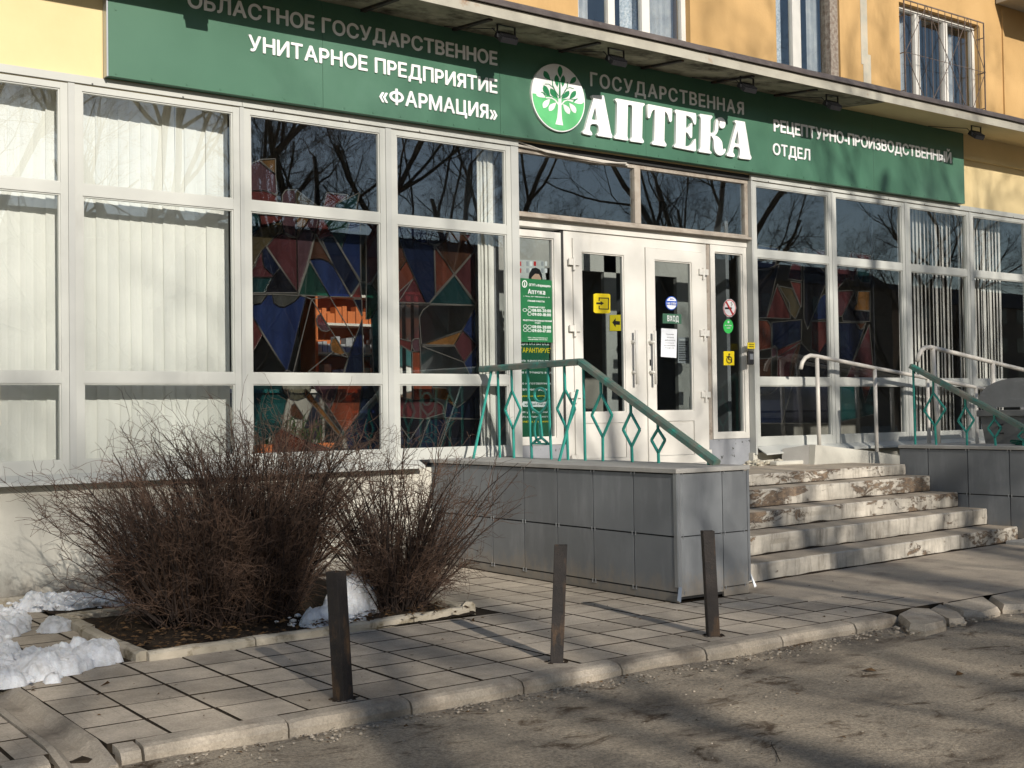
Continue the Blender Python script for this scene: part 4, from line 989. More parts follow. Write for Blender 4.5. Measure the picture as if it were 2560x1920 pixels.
def annulus(t, cx, cy, rx, ry, k, y, mt):
    o = ell(cx, cy, rx, ry, 28); i = ell(cx, cy, rx*k, ry*k, 28)
    mb = MB(); A = [onY(*C7(*q), y) for q in o]; B = [onY(*C7(*q), y) for q in i]
    mb.add(A+B, [(j, (j+1) % 28, 28+(j+1) % 28, 28+j) for j in range(28)]); mb.build('print', mt, t)
annulus(t, 1410, 545, 40, 55, .90, DY+.022, m_red)
poly(t, [(1380,540),(1425,540),(1425,552),(1380,552)], DY+.0222, m_blk); poly(t, [(1383,505),(1391,500),(1438,585),(1430,592)], DY+.0202, m_red)
poly(t, stroke([(1420,530),(1428,520),(1418,512),(1428,505)], 4), DY+.0222, m_blk)
m_gst = flat('bright_green_print', (.05,.50,.10), .4)
t, P = plate('green_round_sticker', 'small round green sticker below the no smoking sign', 'sticker', ell(1402, 663, 32, 46), DY+.024, .002, m_gst)
words(t, 'МЫ ЗАБОТИМСЯ', (1380, 660), (1424, 662), 653, 660, DY+.022, m_white); words(t, 'О ВАС', (1392, 678), (1415, 679), 668, 678, DY+.022, m_white); poly(t, ell(1403, 635, 6, 8, 10), DY+.022, m_white)
t, P = plate('wheelchair_sign', 'yellow wheelchair access sign low on the right sidelight', 'sign', [(1373,825),(1440,825),(1440,915),(1373,915)], DY+.02, .006, m_yst)
for q in (ell(1408, 845, 5, 7, 10), stroke([(1406,853),(1404,878),(1420,880),(1424,898)], 8), stroke([(1390,858),(1404,862),(1416,864)], 5)): poly(t, q, DY+.0175, m_blk)
annulus(t, 1408, 880, 19, 24, .74, DY+.0172, m_blk)
t, P = plate('call_plate', 'tiny yellow plate above the intercom right of the entrance', 'sign', [(1527,768),(1575,768),(1575,808),(1527,808)], FY-.012, .005, m_yst)
words(t, 'КНОПКА', (1535, 784), (1568, 784), 776, 784, FY-.0125, m_blk); words(t, 'ВЫЗОВА', (1535, 798), (1568, 798), 790, 798, FY-.0125, m_blk)
a = onY(*C7(1545, 868), FY-.03)
t = thing('call_button', 'small dark intercom button box right of the entrance', 'intercom', (a.x, FY-.01, a.z-.08)); MB().box(a.x-.05, a.x+.05, FY-.05, FY-.007, a.z-.085, a.z+.085).build('housing', m_dark, t, bevel=.012)
MB().box(a.x-.03, a.x+.03, FY-.054, FY-.0505, a.z-.02, a.z+.05).build('button', m_galv, t)
# left sidelight: opening-hours board and the poster behind it
m_pg = flat('poster_green', (.02,.15,.055), .4); m_pg2 = flat('poster_dark_green', (.015,.10,.05), .5)
BY = DY+.022
t, P = plate('opening_hours_board', 'green board with white opening hours on the left sidelight', 'sign', [(55,350),(263,366),(268,768),(58,764)], BY, .004, m_pg)
poly(t, ell(82, 388, 17, 24), BY-.002, m_white); poly(t, ell(82, 388, 12, 17), BY-.004, m_pg); poly(t, [(80,378),(84,378),(85,402),(79,402)], BY-.006, m_white)
for s, l, r, top, bot, o in (('ОГУП «Фармация»', (110,402), (250,408), 385, 402, .02), ('Аптека', (103,452), (215,460), 420, 452, .02), ('г. Тверь, пр-т Чайковского, д. 28', (75,470), (243,479), 463, 470, .02), ('ГРАФИК РАБОТЫ:', (102,503), (212,508), 492, 503, .02), ('РОЗНИЧНЫЙ ОТДЕЛ', (105,542), (212,546), 532, 542, .02),
    ('08:00-20:00', (132,568), (252,572), 548, 568, .02), ('09:00-18:00', (132,594), (252,598), 574, 594, .02), ('РЕЦЕПТУРНО-ПРОИЗВОДСТВЕННЫЙ', (72,628), (258,634), 618, 628, .02), ('ОТДЕЛ', (148,645), (184,646), 636, 645, .02), ('08:00-20:00', (132,675), (252,679), 655, 675, .02), ('09:00-17:00', (132,700), (252,704), 680, 700, .02), ('170034, г. Тверь, ул. Коминтерна, д. 47', (102,738), (230,742), 732, 738, .01), ('ЛИЦЕНЗИЯ ЛО-69-02', (105,750), (228,754), 744, 750, .01)):
    words(t, s, l, r, top, bot, BY-.0005, m_white, off=o)
for cx, cy in ((83,557),(114,559),(114,583),(86,663),(114,665),(86,687),(114,689)): annulus(t, cx, cy, 13, 11, .8, BY-.002, m_white)
PY_ = DY+.062
t, P = plate('window_poster', 'tall dark green advertising poster behind the opening hours board', 'poster', [(35,230),(205,238),(240,770),(245,1390),(58,1392)], PY_, .003, m_pg2)
m_photo = flat('pale_photo_print', (.55,.55,.53), .5)
poly(t, [(38,230),(205,238),(222,360),(45,352)], PY_-.002, m_photo)
for k in range(16): poly(t, [(45+k % 8*24, 242+k//8*45), (60+k % 8*24, 243+k//8*45), (60+k % 8*24, 272+k//8*45), (45+k % 8*24, 271+k//8*45)], PY_-.004, (m_red, m_white, m_grey, m_photo)[k*7 % 4])
m_hair = flat('black_hair_print', (.012,.011,.012), .5); m_skin = flat('skin_print', (.62,.40,.29), .5)
poly(t, [(105,385),(112,320),(130,288),(155,282),(180,295),(195,330),(200,385)], PY_-.006, m_hair); poly(t, [(125,385),(128,345),(150,322),(175,325),(188,350),(190,385)], PY_-.008, m_skin)
for s, l, r, top, bot, mt in (('ЦИПАЛЬНАЯ', (55,782), (240,782), 760, 782, m_white), ('ГАРАНТИРУЕТ', (52,832), (262,834), 800, 832, m_yst), ('оль качества при', (52,894), (250,896), 876, 892, m_white), ('ов аптечного ассо', (52,970), (262,974), 952, 968, m_white), ('во изготовленных', (52,1042), (265,1046), 1024, 1040, m_white), ('твенных форм', (55,1082), (230,1086), 1062, 1080, m_white), ('ципальные аптеки', (58,1122), (225,1126), 1108, 1120, m_yst),
    ('№1 ул. Советская', (62,1228), (235,1232), 1214, 1226, m_white), ('№2 пр. Чайковского', (62,1258), (235,1262), 1244, 1256, m_white), ('ПУНКТ ул. Можайского', (62,1290), (235,1294), 1276, 1288, m_yst)): words(t, s, l, r, top, bot, PY_-.001, mt, off=.015)
poly(t, [(72,1150),(235,1152),(243,1168),(235,1186),(72,1184),(64,1168)], PY_-.002, m_white); words(t, 'apteka1-tver.ru', (82,1176), (228,1178), 1158, 1174, PY_-.003, m_pg2)

# ------------------------------------------------------------------ vertical blinds
def blind(label, x0, x1, pitch, wd, ang, y, mt, z0=1.07, z1=4.5, jit=0):
    t = thing('vertical_blind', label, 'blind', ((x0+x1)/2, y, z0), 'vertical blinds in the shopfront')
    me = bpy.data.meshes.new('slat'); mb = MB(); n = 4
    for i in range(n+1):
        u = (i/n-.5)*wd; b = .006*(1-(2*i/n-1)**2)
        for yy, z in ((b, 0), (b, z1-z0), (b+.0012, z1-z0), (b+.0012, 0)): mb.v.append((u, yy, z))
    for i in range(n):
        for k in range(4): mb.f.append((i*4+k, i*4+(k+1) % 4, (i+1)*4+(k+1) % 4, (i+1)*4+k))
    me.from_pydata(mb.v, [], mb.f); fixn(me); me.materials.append(mt)
    x = x0
    while x <= x1+1e-6:
        o = bpy.data.objects.new('slat', me); C.objects.link(o); o.parent = t; o.location = (x-t.location.x, random.uniform(-.003, .003), 0)
        o.rotation_euler = (random.gauss(0, .0015), random.gauss(0, .0015+jit*.004), R(ang)+random.gauss(0, .008+jit)); x += pitch
    MB().box(x0-.06, x1+.06, y-.02, y+.02, z1, z1+.03).build('head_rail', m_pvc, t)
blind('closed cream vertical blind in the leftmost shop window', 1.50, 3.06, .104, .122, 5, 10.80, m_blind)
blind('closed cream vertical blind in the second shop window from the left', 3.18, 4.50, .1015, .120, 5, 10.80, m_blind)
a = onY(1203, 800, 10.72).x; b = onY(1237, 800, 10.72).x
blind('white blind slats bunched together right of the stained glass', a, b, .046, .10, 22, 10.72, m_blind)
blind('half-open grey vertical blind in the second window from the right edge', 14.58, 15.86, .088, .115, 23, 10.78, m_blindg, jit=.10)
blind('half-open grey vertical blind in the window at the right edge', 16.02, 17.10, .080, .115, 18, 10.78, m_blindg, jit=.05)

a = onY(1000, 850, 12.3).x; b = onY(1190, 850, 12.3).x
blind('pale blind strips deep inside behind the clear parts of the left stained glass', a, b, .115, .10, 24, 12.3, m_blind, .82, 2.9, .04)
# ------------------------------------------------------------------ stained glass
SA = crop(620, 520, 360/1357); SB = crop(620, 940, 360/2212); SCc = crop(980, 540, 320/1264); SD = crop(980, 940, 320/2212); SE = crop(620, 280, 360/1659); SF = crop(1880, 600, 400/1746)
PAL = dict(red=(.16,.028,.024), maroon=(.11,.026,.032), mauve=(.12,.055,.07), ochre=(.20,.10,.02), olive=(.10,.075,.03), brown=(.10,.04,.018), teal=(.012,.07,.075), green=(.012,.06,.045), blue=(.012,.035,.14), navy=(.010,.018,.05), black=(.012,.012,.018), orange=(.42,.085,.012), amber=(.36,.16,.012), rust=(.20,.045,.018), grey=(.10,.10,.09), cream=(.45,.43,.33))
PAL = {k: tuple(min(.6, (x*.72+(v[0]+v[1]+v[2])/3*.28)*.9) for x in v) for k, v in PAL.items()}
SM = {k: stained('stained_'+k, v, .62 if k in ('orange', 'amber', 'cream', 'grey', 'teal') else .45) for k, v in PAL.items()}
def stained_panel(label, Y, pieces, loc):
    t = thing('stained_glass_panel', label, 'stained glass', loc); came = MB()
    for i, (cr, col, pts) in enumerate(pieces):
        y = Y-.0007*(i % 9)
        P = [onY(*cr(*q), y) for q in pts]
        if col not in ('clear',):
            MB().prism([(p.x, y, p.z) for p in P], (0, .0006, 0)).build('glass_piece', SM[col], t)
        for a, b in zip(P, P[1:]+P[:1]): came.tube([(a.x, Y-.012, a.z), (b.x, Y-.012, b.z)], .0043, 4, square=True)
    came.build('lead_came', m_lead, t)
    x0 = min(onY(*c(*q), Y).x for c, k, p in pieces for q in p); x1 = max(onY(*c(*q), Y).x for c, k, p in pieces for q in p)
    mb = MB(); mb.box(x0-.02, x0, Y-.02, Y+.02, 1.03, 4.5); mb.box(x1, x1+.02, Y-.02, Y+.02, 1.03, 4.5); mb.build('panel_frame', m_dark, t)
    return t
LP = [(SA,'red',[(100,60),(315,70),(315,120),(200,150),(110,195),(115,130)]), (SA,'teal',[(20,40),(100,60),(115,130),(110,195),(20,260)]),
 (SA,'olive',[(110,195),(200,150),(315,120),(322,190),(335,235),(240,280),(165,365),(130,400),(85,480),(60,550),(20,600),(20,260)]),
 (SA,'mauve',[(315,70),(450,80),(455,285),(380,270),(335,235),(318,150)]), (SA,'ochre',[(450,80),(580,95),(520,190),(455,285)]),
 (SA,'mauve',[(580,95),(670,100),(630,240),(580,205),(520,200),(460,285)]), (SA,'red',[(670,100),(710,105),(805,270),(740,275),(670,300),(630,240)]),
 (SA,'green',[(710,105),(780,110),(960,130),(880,390),(805,270)]), (SA,'blue',[(960,130),(1055,140),(1060,690),(900,430),(880,390)]),
 (SA,'maroon',[(335,235),(455,285),(465,800),(170,365),(240,280)]), (SA,'mauve',[(455,285),(520,200),(580,205),(630,240),(545,560),(465,800)]),
 (SA,'brown',[(630,250),(720,400),(800,545),(750,505),(690,480),(630,478),(575,490)]), (SA,'navy',[(690,300),(740,275),(800,275),(1050,700),(965,825),(800,545)]),
 (SA,'green',[(575,500),(765,835),(470,820)]), (SA,'blue',[(575,490),(630,478),(690,480),(750,505),(800,545),(965,840),(765,835)]), (SA,'red',[(1055,700),(1065,850),(970,845)]),
 (SA,'maroon',[(130,400),(135,490),(150,560),(240,640),(225,655),(20,650),(20,600),(60,550),(85,480)]), (SA,'navy',[(130,400),(165,365),(300,565),(240,640),(150,560),(135,490)]),
 (SA,'teal',[(20,650),(225,655),(155,800),(20,800)]), (SA,'black',[(300,565),(465,800),(155,800),(225,655)]),
 (SA,'grey',[(225,815),(490,825),(430,885),(340,935),(290,930),(240,895)]), (SA,'grey',[(20,815),(180,815),(120,900),(20,915)]),
 (SA,'blue',[(180,815),(225,815),(240,895),(290,930),(340,935),(430,885),(490,825),(545,840),(375,1530),(350,1530),(75,1080),(20,1000),(20,915),(120,900)]),
 (SA,'clear',[(545,840),(595,860),(420,1560),(375,1530)]), (SA,'clear',[(595,860),(765,835),(1005,1240),(940,1410)]), (SA,'mauve',[(680,1000),(770,1150),(735,1163),(690,1155),(650,1110),(642,1050),(655,1015)]),
 (SA,'amber',[(820,1220),(910,1370),(870,1385),(820,1380),(780,1340),(775,1280),(790,1240)]), (SA,'navy',[(985,860),(1065,860),(1070,1020)]), (SA,'navy',[(1070,1050),(1085,1600),(890,1600),(940,1410)]),
 (SA,'red',[(20,1000),(75,1080),(135,1195),(75,1310),(20,1400)]), (SA,'clear',[(135,1195),(350,1530),(350,1600),(20,1600),(20,1400),(75,1310)]), (SA,'clear',[(560,1545),(790,1360),(940,1410),(890,1560)]),
 (SA,'maroon',[(1110,150),(1330,155),(1330,480),(1255,545),(1155,700),(1110,720)]), (SA,'olive',[(1255,545),(1330,480),(1330,900),(1255,860),(1155,720)]), (SA,'green',[(1110,720),(1155,720),(1255,860),(1160,1040),(1110,1050)]), (SA,'teal',[(1160,1040),(1255,860),(1330,900),(1330,1600),(1180,1600)]),
 (SB,'teal',[(20,100),(500,100),(530,230),(600,330),(560,500),(510,800),(400,900),(20,1100)]), (SB,'cream',[(500,100),(960,100),(950,230),(880,330),(750,380),(660,370),(600,330),(530,230)]),
 (SB,'mauve',[(970,120),(1390,100),(1250,520)]), (SB,'orange',[(1390,100),(1750,100),(1700,600),(1480,880),(1250,520),(1320,350)]), (SB,'amber',[(870,200),(960,280),(1440,900),(1400,930),(860,300)]),
 (SB,'navy',[(1750,100),(1890,100),(2080,600),(2250,700),(2250,1260),(1560,1260),(1480,880),(1700,600)]), (SB,'rust',[(740,930),(1150,1080),(1440,1170),(1440,1260),(400,1260),(400,900),(510,800)]),
 (SE,'mauve',[(390,1160),(390,960),(430,900),(545,895),(545,1160)]), (SE,'red',[(20,910),(180,905),(260,930),(330,970),(330,1160),(20,1120)]), (SE,'mauve',[(20,600),(120,560),(310,720),(330,960),(260,930),(180,905),(20,910)]), (SE,'ochre',[(120,550),(310,540),(310,720)]), (SE,'red',[(900,930),(1150,960),(1010,1060),(970,1160),(850,1160)]), (SE,'olive',[(545,895),(800,1090),(760,1160),(545,1160)]),
 (SE,'teal',[(1010,1060),(1280,930),(1230,1160),(970,1160)]),
 (SCc,'navy',[(150,115),(345,140),(345,275),(250,260),(180,200)]), (SCc,'black',[(345,140),(555,165),(540,230),(480,275),(420,285),(345,280)]), (SCc,'navy',[(-40,80),(150,115),(180,200),(250,260),(345,280),(410,290),(425,780),(365,860),(330,860),(140,440),(70,240)]),
 (SCc,'brown',[(555,165),(700,180),(820,330),(610,570),(420,305),(480,275),(540,230)]), (SCc,'maroon',[(700,180),(830,185),(822,330)]), (SCc,'rust',[(415,290),(605,575),(425,775)]), (SCc,'maroon',[(820,340),(832,870),(615,580)]),
 (SCc,'teal',[(610,585),(820,880),(365,865)]), (SCc,'brown',[(-40,80),(70,240),(140,440),(70,540),(-40,640)]), (SCc,'rust',[(140,440),(215,605),(75,825),(-40,900),(-40,640),(70,540)]), (SCc,'maroon',[(215,610),(330,860),(-40,850)]),
 (SCc,'clear',[(-40,870),(820,885),(690,1130),(285,1270),(265,1000),(300,930),(370,875)]), (SCc,'blue',[(820,895),(832,1270),(690,1125)]), (SCc,'amber',[(285,1270),(690,1135),(610,1275)]), (SCc,'maroon',[(690,1130),(835,1270),(705,1445),(610,1280)]),
 (SCc,'clear',[(285,1285),(610,1285),(705,1445)]), (SCc,'blue',[(835,1275),(835,1650),(800,1650),(705,1450)]), (SCc,'red',[(-40,1190),(85,1215),(190,1240),(185,1340),(85,1280),(-40,1220)]), (SCc,'mauve',[(190,1240),(215,1212),(265,1210),(275,1340),(215,1335),(195,1300)]), (SCc,'orange',[(195,1340),(275,1340),(285,1650),(195,1650)]),
 (SD,'orange',[(355,120),(690,120),(700,400),(360,420)]), (SD,'amber',[(700,200),(930,210),(1110,550),(940,430),(720,370)]), (SD,'maroon',[(20,330),(360,420),(700,400),(860,500),(900,640),(540,740),(300,1100),(20,700)]), (SD,'navy',[(1450,200),(1530,160),(1530,740),(900,720),(940,430),(1110,550),(1330,380)]), (SD,'black',[(20,700),(540,740),(900,740),(1460,750),(1330,1080),(1330,1330),(20,1400)]), (SD,'maroon',[(1460,750),(1530,750),(1530,1330),(1330,1330),(1330,1080)]), (SD,'navy',[(650,740),(960,740),(760,1300),(440,1320),(540,1000)])]
stained_panel('large stained glass screen of dark coloured geometric pieces left of the doors', 10.90, LP, (6.2, 10.9, 1.03))
RP = [(SF,'red',[(150,850),(270,480),(400,700),(410,860)]), (SF,'olive',[(270,500),(430,530),(520,730),(465,860),(410,810)]), (SF,'red',[(410,450),(530,470),(530,740)]), (SF,'black',[(40,320),(90,320),(180,310),(290,260),(150,850),(40,850)]), (SF,'navy',[(40,220),(260,240),(240,300),(180,325),(40,325)]), (SF,'maroon',[(430,250),(530,260),(530,450),(385,420)]),
 (SF,'black',[(560,260),(740,300),(830,400),(640,870),(600,980),(560,860)]), (SF,'blue',[(735,640),(780,595),(900,590),(900,850),(640,880)]), (SF,'red',[(650,890),(900,885),(900,970),(730,1240),(640,1190)]), (SF,'rust',[(40,870),(160,880),(195,930),(205,1000),(205,1180),(40,1210)]), (SF,'navy',[(210,900),(530,870),(530,1090),(270,1200),(210,1150)]),
 (SF,'mauve',[(205,1190),(240,1150),(268,1190),(265,1240),(240,1280),(205,1285)]), (SF,'red',[(270,1200),(530,1095),(530,1120),(270,1280)]), (SF,'maroon',[(270,1285),(500,1130),(430,1300),(405,1560),(270,1560)]), (SF,'brown',[(40,1300),(205,1290),(200,1560),(40,1560)]), (SF,'brown',[(500,1130),(530,1120),(440,1560),(405,1560),(430,1300)]), (SF,'black',[(530,1120),(700,1300),(700,1560),(440,1560)]), (SF,'black',[(730,1240),(900,970),(900,1560),(700,1560)]),
 (SF,'maroon',[(900,300),(1140,310),(1110,450),(1020,420),(900,560)]), (SF,'teal',[(1145,310),(1280,330),(1280,470),(1180,460),(1135,395)]), (SF,'maroon',[(900,560),(1115,550),(980,830),(900,840)]), (SF,'amber',[(1150,560),(1280,560),(1280,770),(1100,765),(1140,690)]), (SF,'black',[(1115,560),(1140,690),(1100,765),(1280,780),(1280,890),(985,885),(980,830)]), (SF,'navy',[(900,900),(1130,905),(1180,980),(1240,905),(1090,1330),(900,1350)]), (SF,'brown',[(1130,905),(1240,905),(1220,955),(1185,980),(1150,960)]), (SF,'maroon',[(1275,920),(1330,1560),(1000,1560)]),
 (SF,'navy',[(40,1560),(440,1560),(320,2000),(40,2000)]), (SF,'rust',[(60,1600),(280,1600),(200,1680),(60,1690)]), (SF,'black',[(440,1560),(900,1560),(900,2000),(320,2000)]), (SF,'teal',[(900,1560),(1330,1560),(1330,1900),(900,2000)]), (SF,'rust',[(1180,1560),(1300,1560),(1230,1780)]), (SF,'mauve',[(560,90),(800,120),(850,260),(560,240)]), (SF,'red',[(1080,130),(1290,170),(1280,310),(1000,300)]), (SF,'blue',[(60,60),(280,90),(260,230),(60,200)])]
stained_panel('dark stained glass screen of red and blue pieces right of the doors', 10.92, RP, (12.6, 10.92, 1.03))
# things inside the shop, seen through the coloured glass
m_org = flat('orange_cabinet', (.55,.16,.05), .5)
def cabinet(label, x, y, z, w_, d, h, mt, group=None):
    t = thing('shelf_cabinet', label, 'cabinet', (x, y, z), group)
    mb = MB()
    for b in ((x-w_/2, x-w_/2+.04, y, y+d, z, z+h), (x+w_/2-.04, x+w_/2, y, y+d, z, z+h), (x-w_/2+.04, x+w_/2-.04, y+d-.02, y+d, z, z+h)): mb.box(*b)
    mb.build('carcass', mt, t)
    n = int(h/.36)
    for k in range(n+1): MB().box(x-w_/2+.042, x+w_/2-.042, y+.01, y+d-.022, z+k*(h-.04)/n, z+.03+k*(h-.04)/n).build('shelf', m_pvc, t)
    for k in range(n):
        mb = MB(); xx = x-w_/2+.06
        while xx < x+w_/2-.16:
            ww = random.uniform(.05, .11); hh = random.uniform(.1, .24); mb.box(xx, xx+ww, y+.06, y+.2, z+.031+k*(h-.04)/n, z+.031+hh+k*(h-.04)/n); xx += ww+.012
        mb.build('medicine_boxes', (m_grey, m_org, m_grey, m_brown)[k % 4], t)
cabinet('orange framed shelf of medicine boxes behind the left stained glass', 7.3, 13.4, .80, 1.1, .4, 2.2, m_org)
cabinet('white shelf cabinet deep inside behind the left stained glass', 9.1, 15.2, .80, 1.6, .45, 2.6, m_pvc)
t = thing('shop_counter', 'pale shop counter inside behind the left stained glass', 'counter', (6.2, 12.6, .8)); MB().box(5.2, 6.7, 12.4, 12.9, .80, 1.75).build('front', m_intw, t); MB().box(5.15, 6.75, 12.35, 12.95, 1.75, 1.79).build('top', m_pvc, t)
t = thing('flower_box', 'terracotta flower box with spiky plant on the inner sill', 'planter', (5.2, 11.05, 1.03))
MB().prism([(4.95,10.98,1.031),(5.7,10.98,1.031),(5.72,10.96,1.22),(4.93,10.96,1.22)], (0, .2, 0)).build('box', m_org, t)
mb = MB()
for k in range(70):
    x = random.uniform(4.98, 5.65); a = random.uniform(-1, 1); h = random.uniform(.15, .4); mb.tube([(x, 11.05, 1.2), (x+a*.08, 11.05+random.uniform(-.04, .04), 1.2+h*.7), (x+a*.25, 11.05+random.uniform(-.05, .1), 1.2+h*(1-.3*abs(a)))], [.008, .007, .001], 3)
mb.build('leaves', flat('plant_green', (.04,.09,.025), .6), t)

# ------------------------------------------------------------------ bollards
for lab, bx_, by_, top, rot in (('dark steel post by the kerb, nearest the shrubs, leftmost of three', 3.044, 5.76, (3.008, 5.76, .668), 20), ('rusty square steel post, middle of the three by the kerb', 4.49, 5.80, (4.537, 5.80, .69), 52), ('rusty square steel post in front of the grey panelled wall corner', 5.80, 5.80, (5.765, 5.80, .692), 58)):
    t = thing('bollard', lab, 'bollard', (bx_, by_, -.01), 'steel posts along the kerb')
    h = .039; mb = MB(); b0 = Vector((bx_, by_, -.03)); tp = Vector(top); rm = Matrix.Rotation(R(rot), 3, 'Z')
    rings = []
    for p, s in ((b0, h), (b0.lerp(tp, .33), h*1.0), (b0.lerp(tp, .66), h*.99), (tp, h), (tp, h-.006), (tp-Vector((0, 0, .06)), h-.006)):
        rings.append([p+rm @ Vector((a*s, b*s, 0)) for a, b in ((-1,-.93),(-.93,-1),(.93,-1),(1,-.93),(1,.93),(.93,1),(-.93,1),(-1,.93))])
    vs = [v for r_ in rings for v in r_]; fs = [(i*8+k, i*8+(k+1) % 8, (i+1)*8+(k+1) % 8, (i+1)*8+k) for i in range(5) for k in range(8)]+[tuple(range(40, 48))]
    mb.add(vs, fs); mb.build('post', m_rust, t)
    mb = MB()
    for k in range(14):
        a = random.uniform(0, 6.28); rock(mb, (bx_+.06*math.cos(a), by_+.06*math.sin(a), -.004), random.uniform(.008, .02))
    mb.build('dirt_collar', m_soil, t, kind='stuff')
# ------------------------------------------------------------------ waste container
t = thing('waste_container', 'scuffed grey metal waste container with domed lid at the right edge', 'container', (14.5, 8.55, 0))
mb = MB(); a, b, c, d = 13.87, 15.2, 8.02, 9.08
mb.add([(a+.14,c+.14,.15),(b-.14,c+.14,.15),(b-.14,d-.14,.15),(a+.14,d-.14,.15),(a,c,1.36),(b,c,1.36),(b,d,1.36),(a,d,1.36)], [(0,3,2,1),(4,5,6,7),(0,1,5,4),(1,2,6,5),(2,3,7,6),(3,0,4,7)]); mb.build('body', m_bin, t)
mb = MB(); mb.box(a-.035, b+.035, c-.035, d+.035, 1.36, 1.44); mb.build('rim', m_bin, t, bevel=.008)
m_lid = mat('pale_scuffed_lid', (.27,.27,.265), (.22,.22,.215), 5, .5, .4, .05, 40, stain=(.34,.34,.33), sth=(.56, .7), sscale=8, sstretch=(1,.3,1))
mb = MB(); n = 16; pr = [((c+d)/2+(d-c+.05)/2*math.cos(math.pi*i/n), 1.475+.36*math.sin(math.pi*i/n)**.8) for i in range(n+1)]
mb.prism([(a-.02, y, z) for y, z in pr], (b-a+.04, 0, 0)); mb.build('lid', m_lid, t)
for y in (c+.3, d-.3): MB().tube([(a+.02, y, 1.15), (a-.06, y, 1.15), (a-.06, y, 1.26), (a+.01, y, 1.26)], .012, 6).build('handle', m_dark, t)
for x in (a+.25, b-.25):
    for y in (c+.25, d-.25): mb = MB(); mb.tube([(x-.03, y, .075), (x+.03, y, .075)], .075, 14); mb.build('wheel', m_dark, t)
g = G(2532, 1097, 1.06)
mb = MB(); bm = bmesh.new(); bmesh.ops.create_icosphere(bm, subdivisions=4, radius=1)
for v in bm.verts:
    q = v.co; k = 1+.35*noise.noise(q*3)+.2*noise.noise(q*8); mb.v.append((12.95+q.x*.14*k, 7.75+q.y*.3*k, max(1.039, 1.07+q.z*.05*k)))
mb.f = [tuple(v.index for v in f.verts) for f in bm.faces]; bm.free()
tag(mb.build('crumpled_bag', flat('green_plastic_film', (.02,.13,.10), .25, .5)), 'crumpled dark green plastic bag on the right stair wall', 'bag')
#@@PLANTS@@
# ------------------------------------------------------------------ strands (twigs, branches)
class Strands(MB):
    def strand(s, P, r0, r1, n=3):
        k0 = len(s.v); m_ = len(P); v = s.v
        d = P[-1]-P[0]
        a = d.orthogonal().normalized() if d.length > 1e-6 else Vector((1, 0, 0)); b = d.normalized().cross(a) if d.length > 1e-6 else Vector((0, 1, 0))
        offs = [(math.cos(6.2832*k/n), math.sin(6.2832*k/n)) for k in range(n)]
        for i, p in enumerate(P):
            r = r0+(r1-r0)*i/(m_-1)
            for c, q in offs: v.append((p.x+(a.x*c+b.x*q)*r, p.y+(a.y*c+b.y*q)*r, p.z+(a.z*c+b.z*q)*r))
        for i in range(m_-1):
            o = k0+i*n
            for k in range(n):
                k2 = (k+1) % n; s.f.append((o+k, o+k2, o+n+k2, o+n+k))
rnd = random.Random(11)
def rv(s=1.): return Vector((rnd.gauss(0, s), rnd.gauss(0, s), rnd.gauss(0, s)))
def grow(p, d, L, n, wob, bend, up=0.):
    P = [p.copy()]; st = L/n; d = d.normalized()
    for i in range(n):
        d = (d+rv(wob)+bend*(i/n)+Vector((0, 0, up))).normalized(); p = p+d*st; P.append(p)
    return P
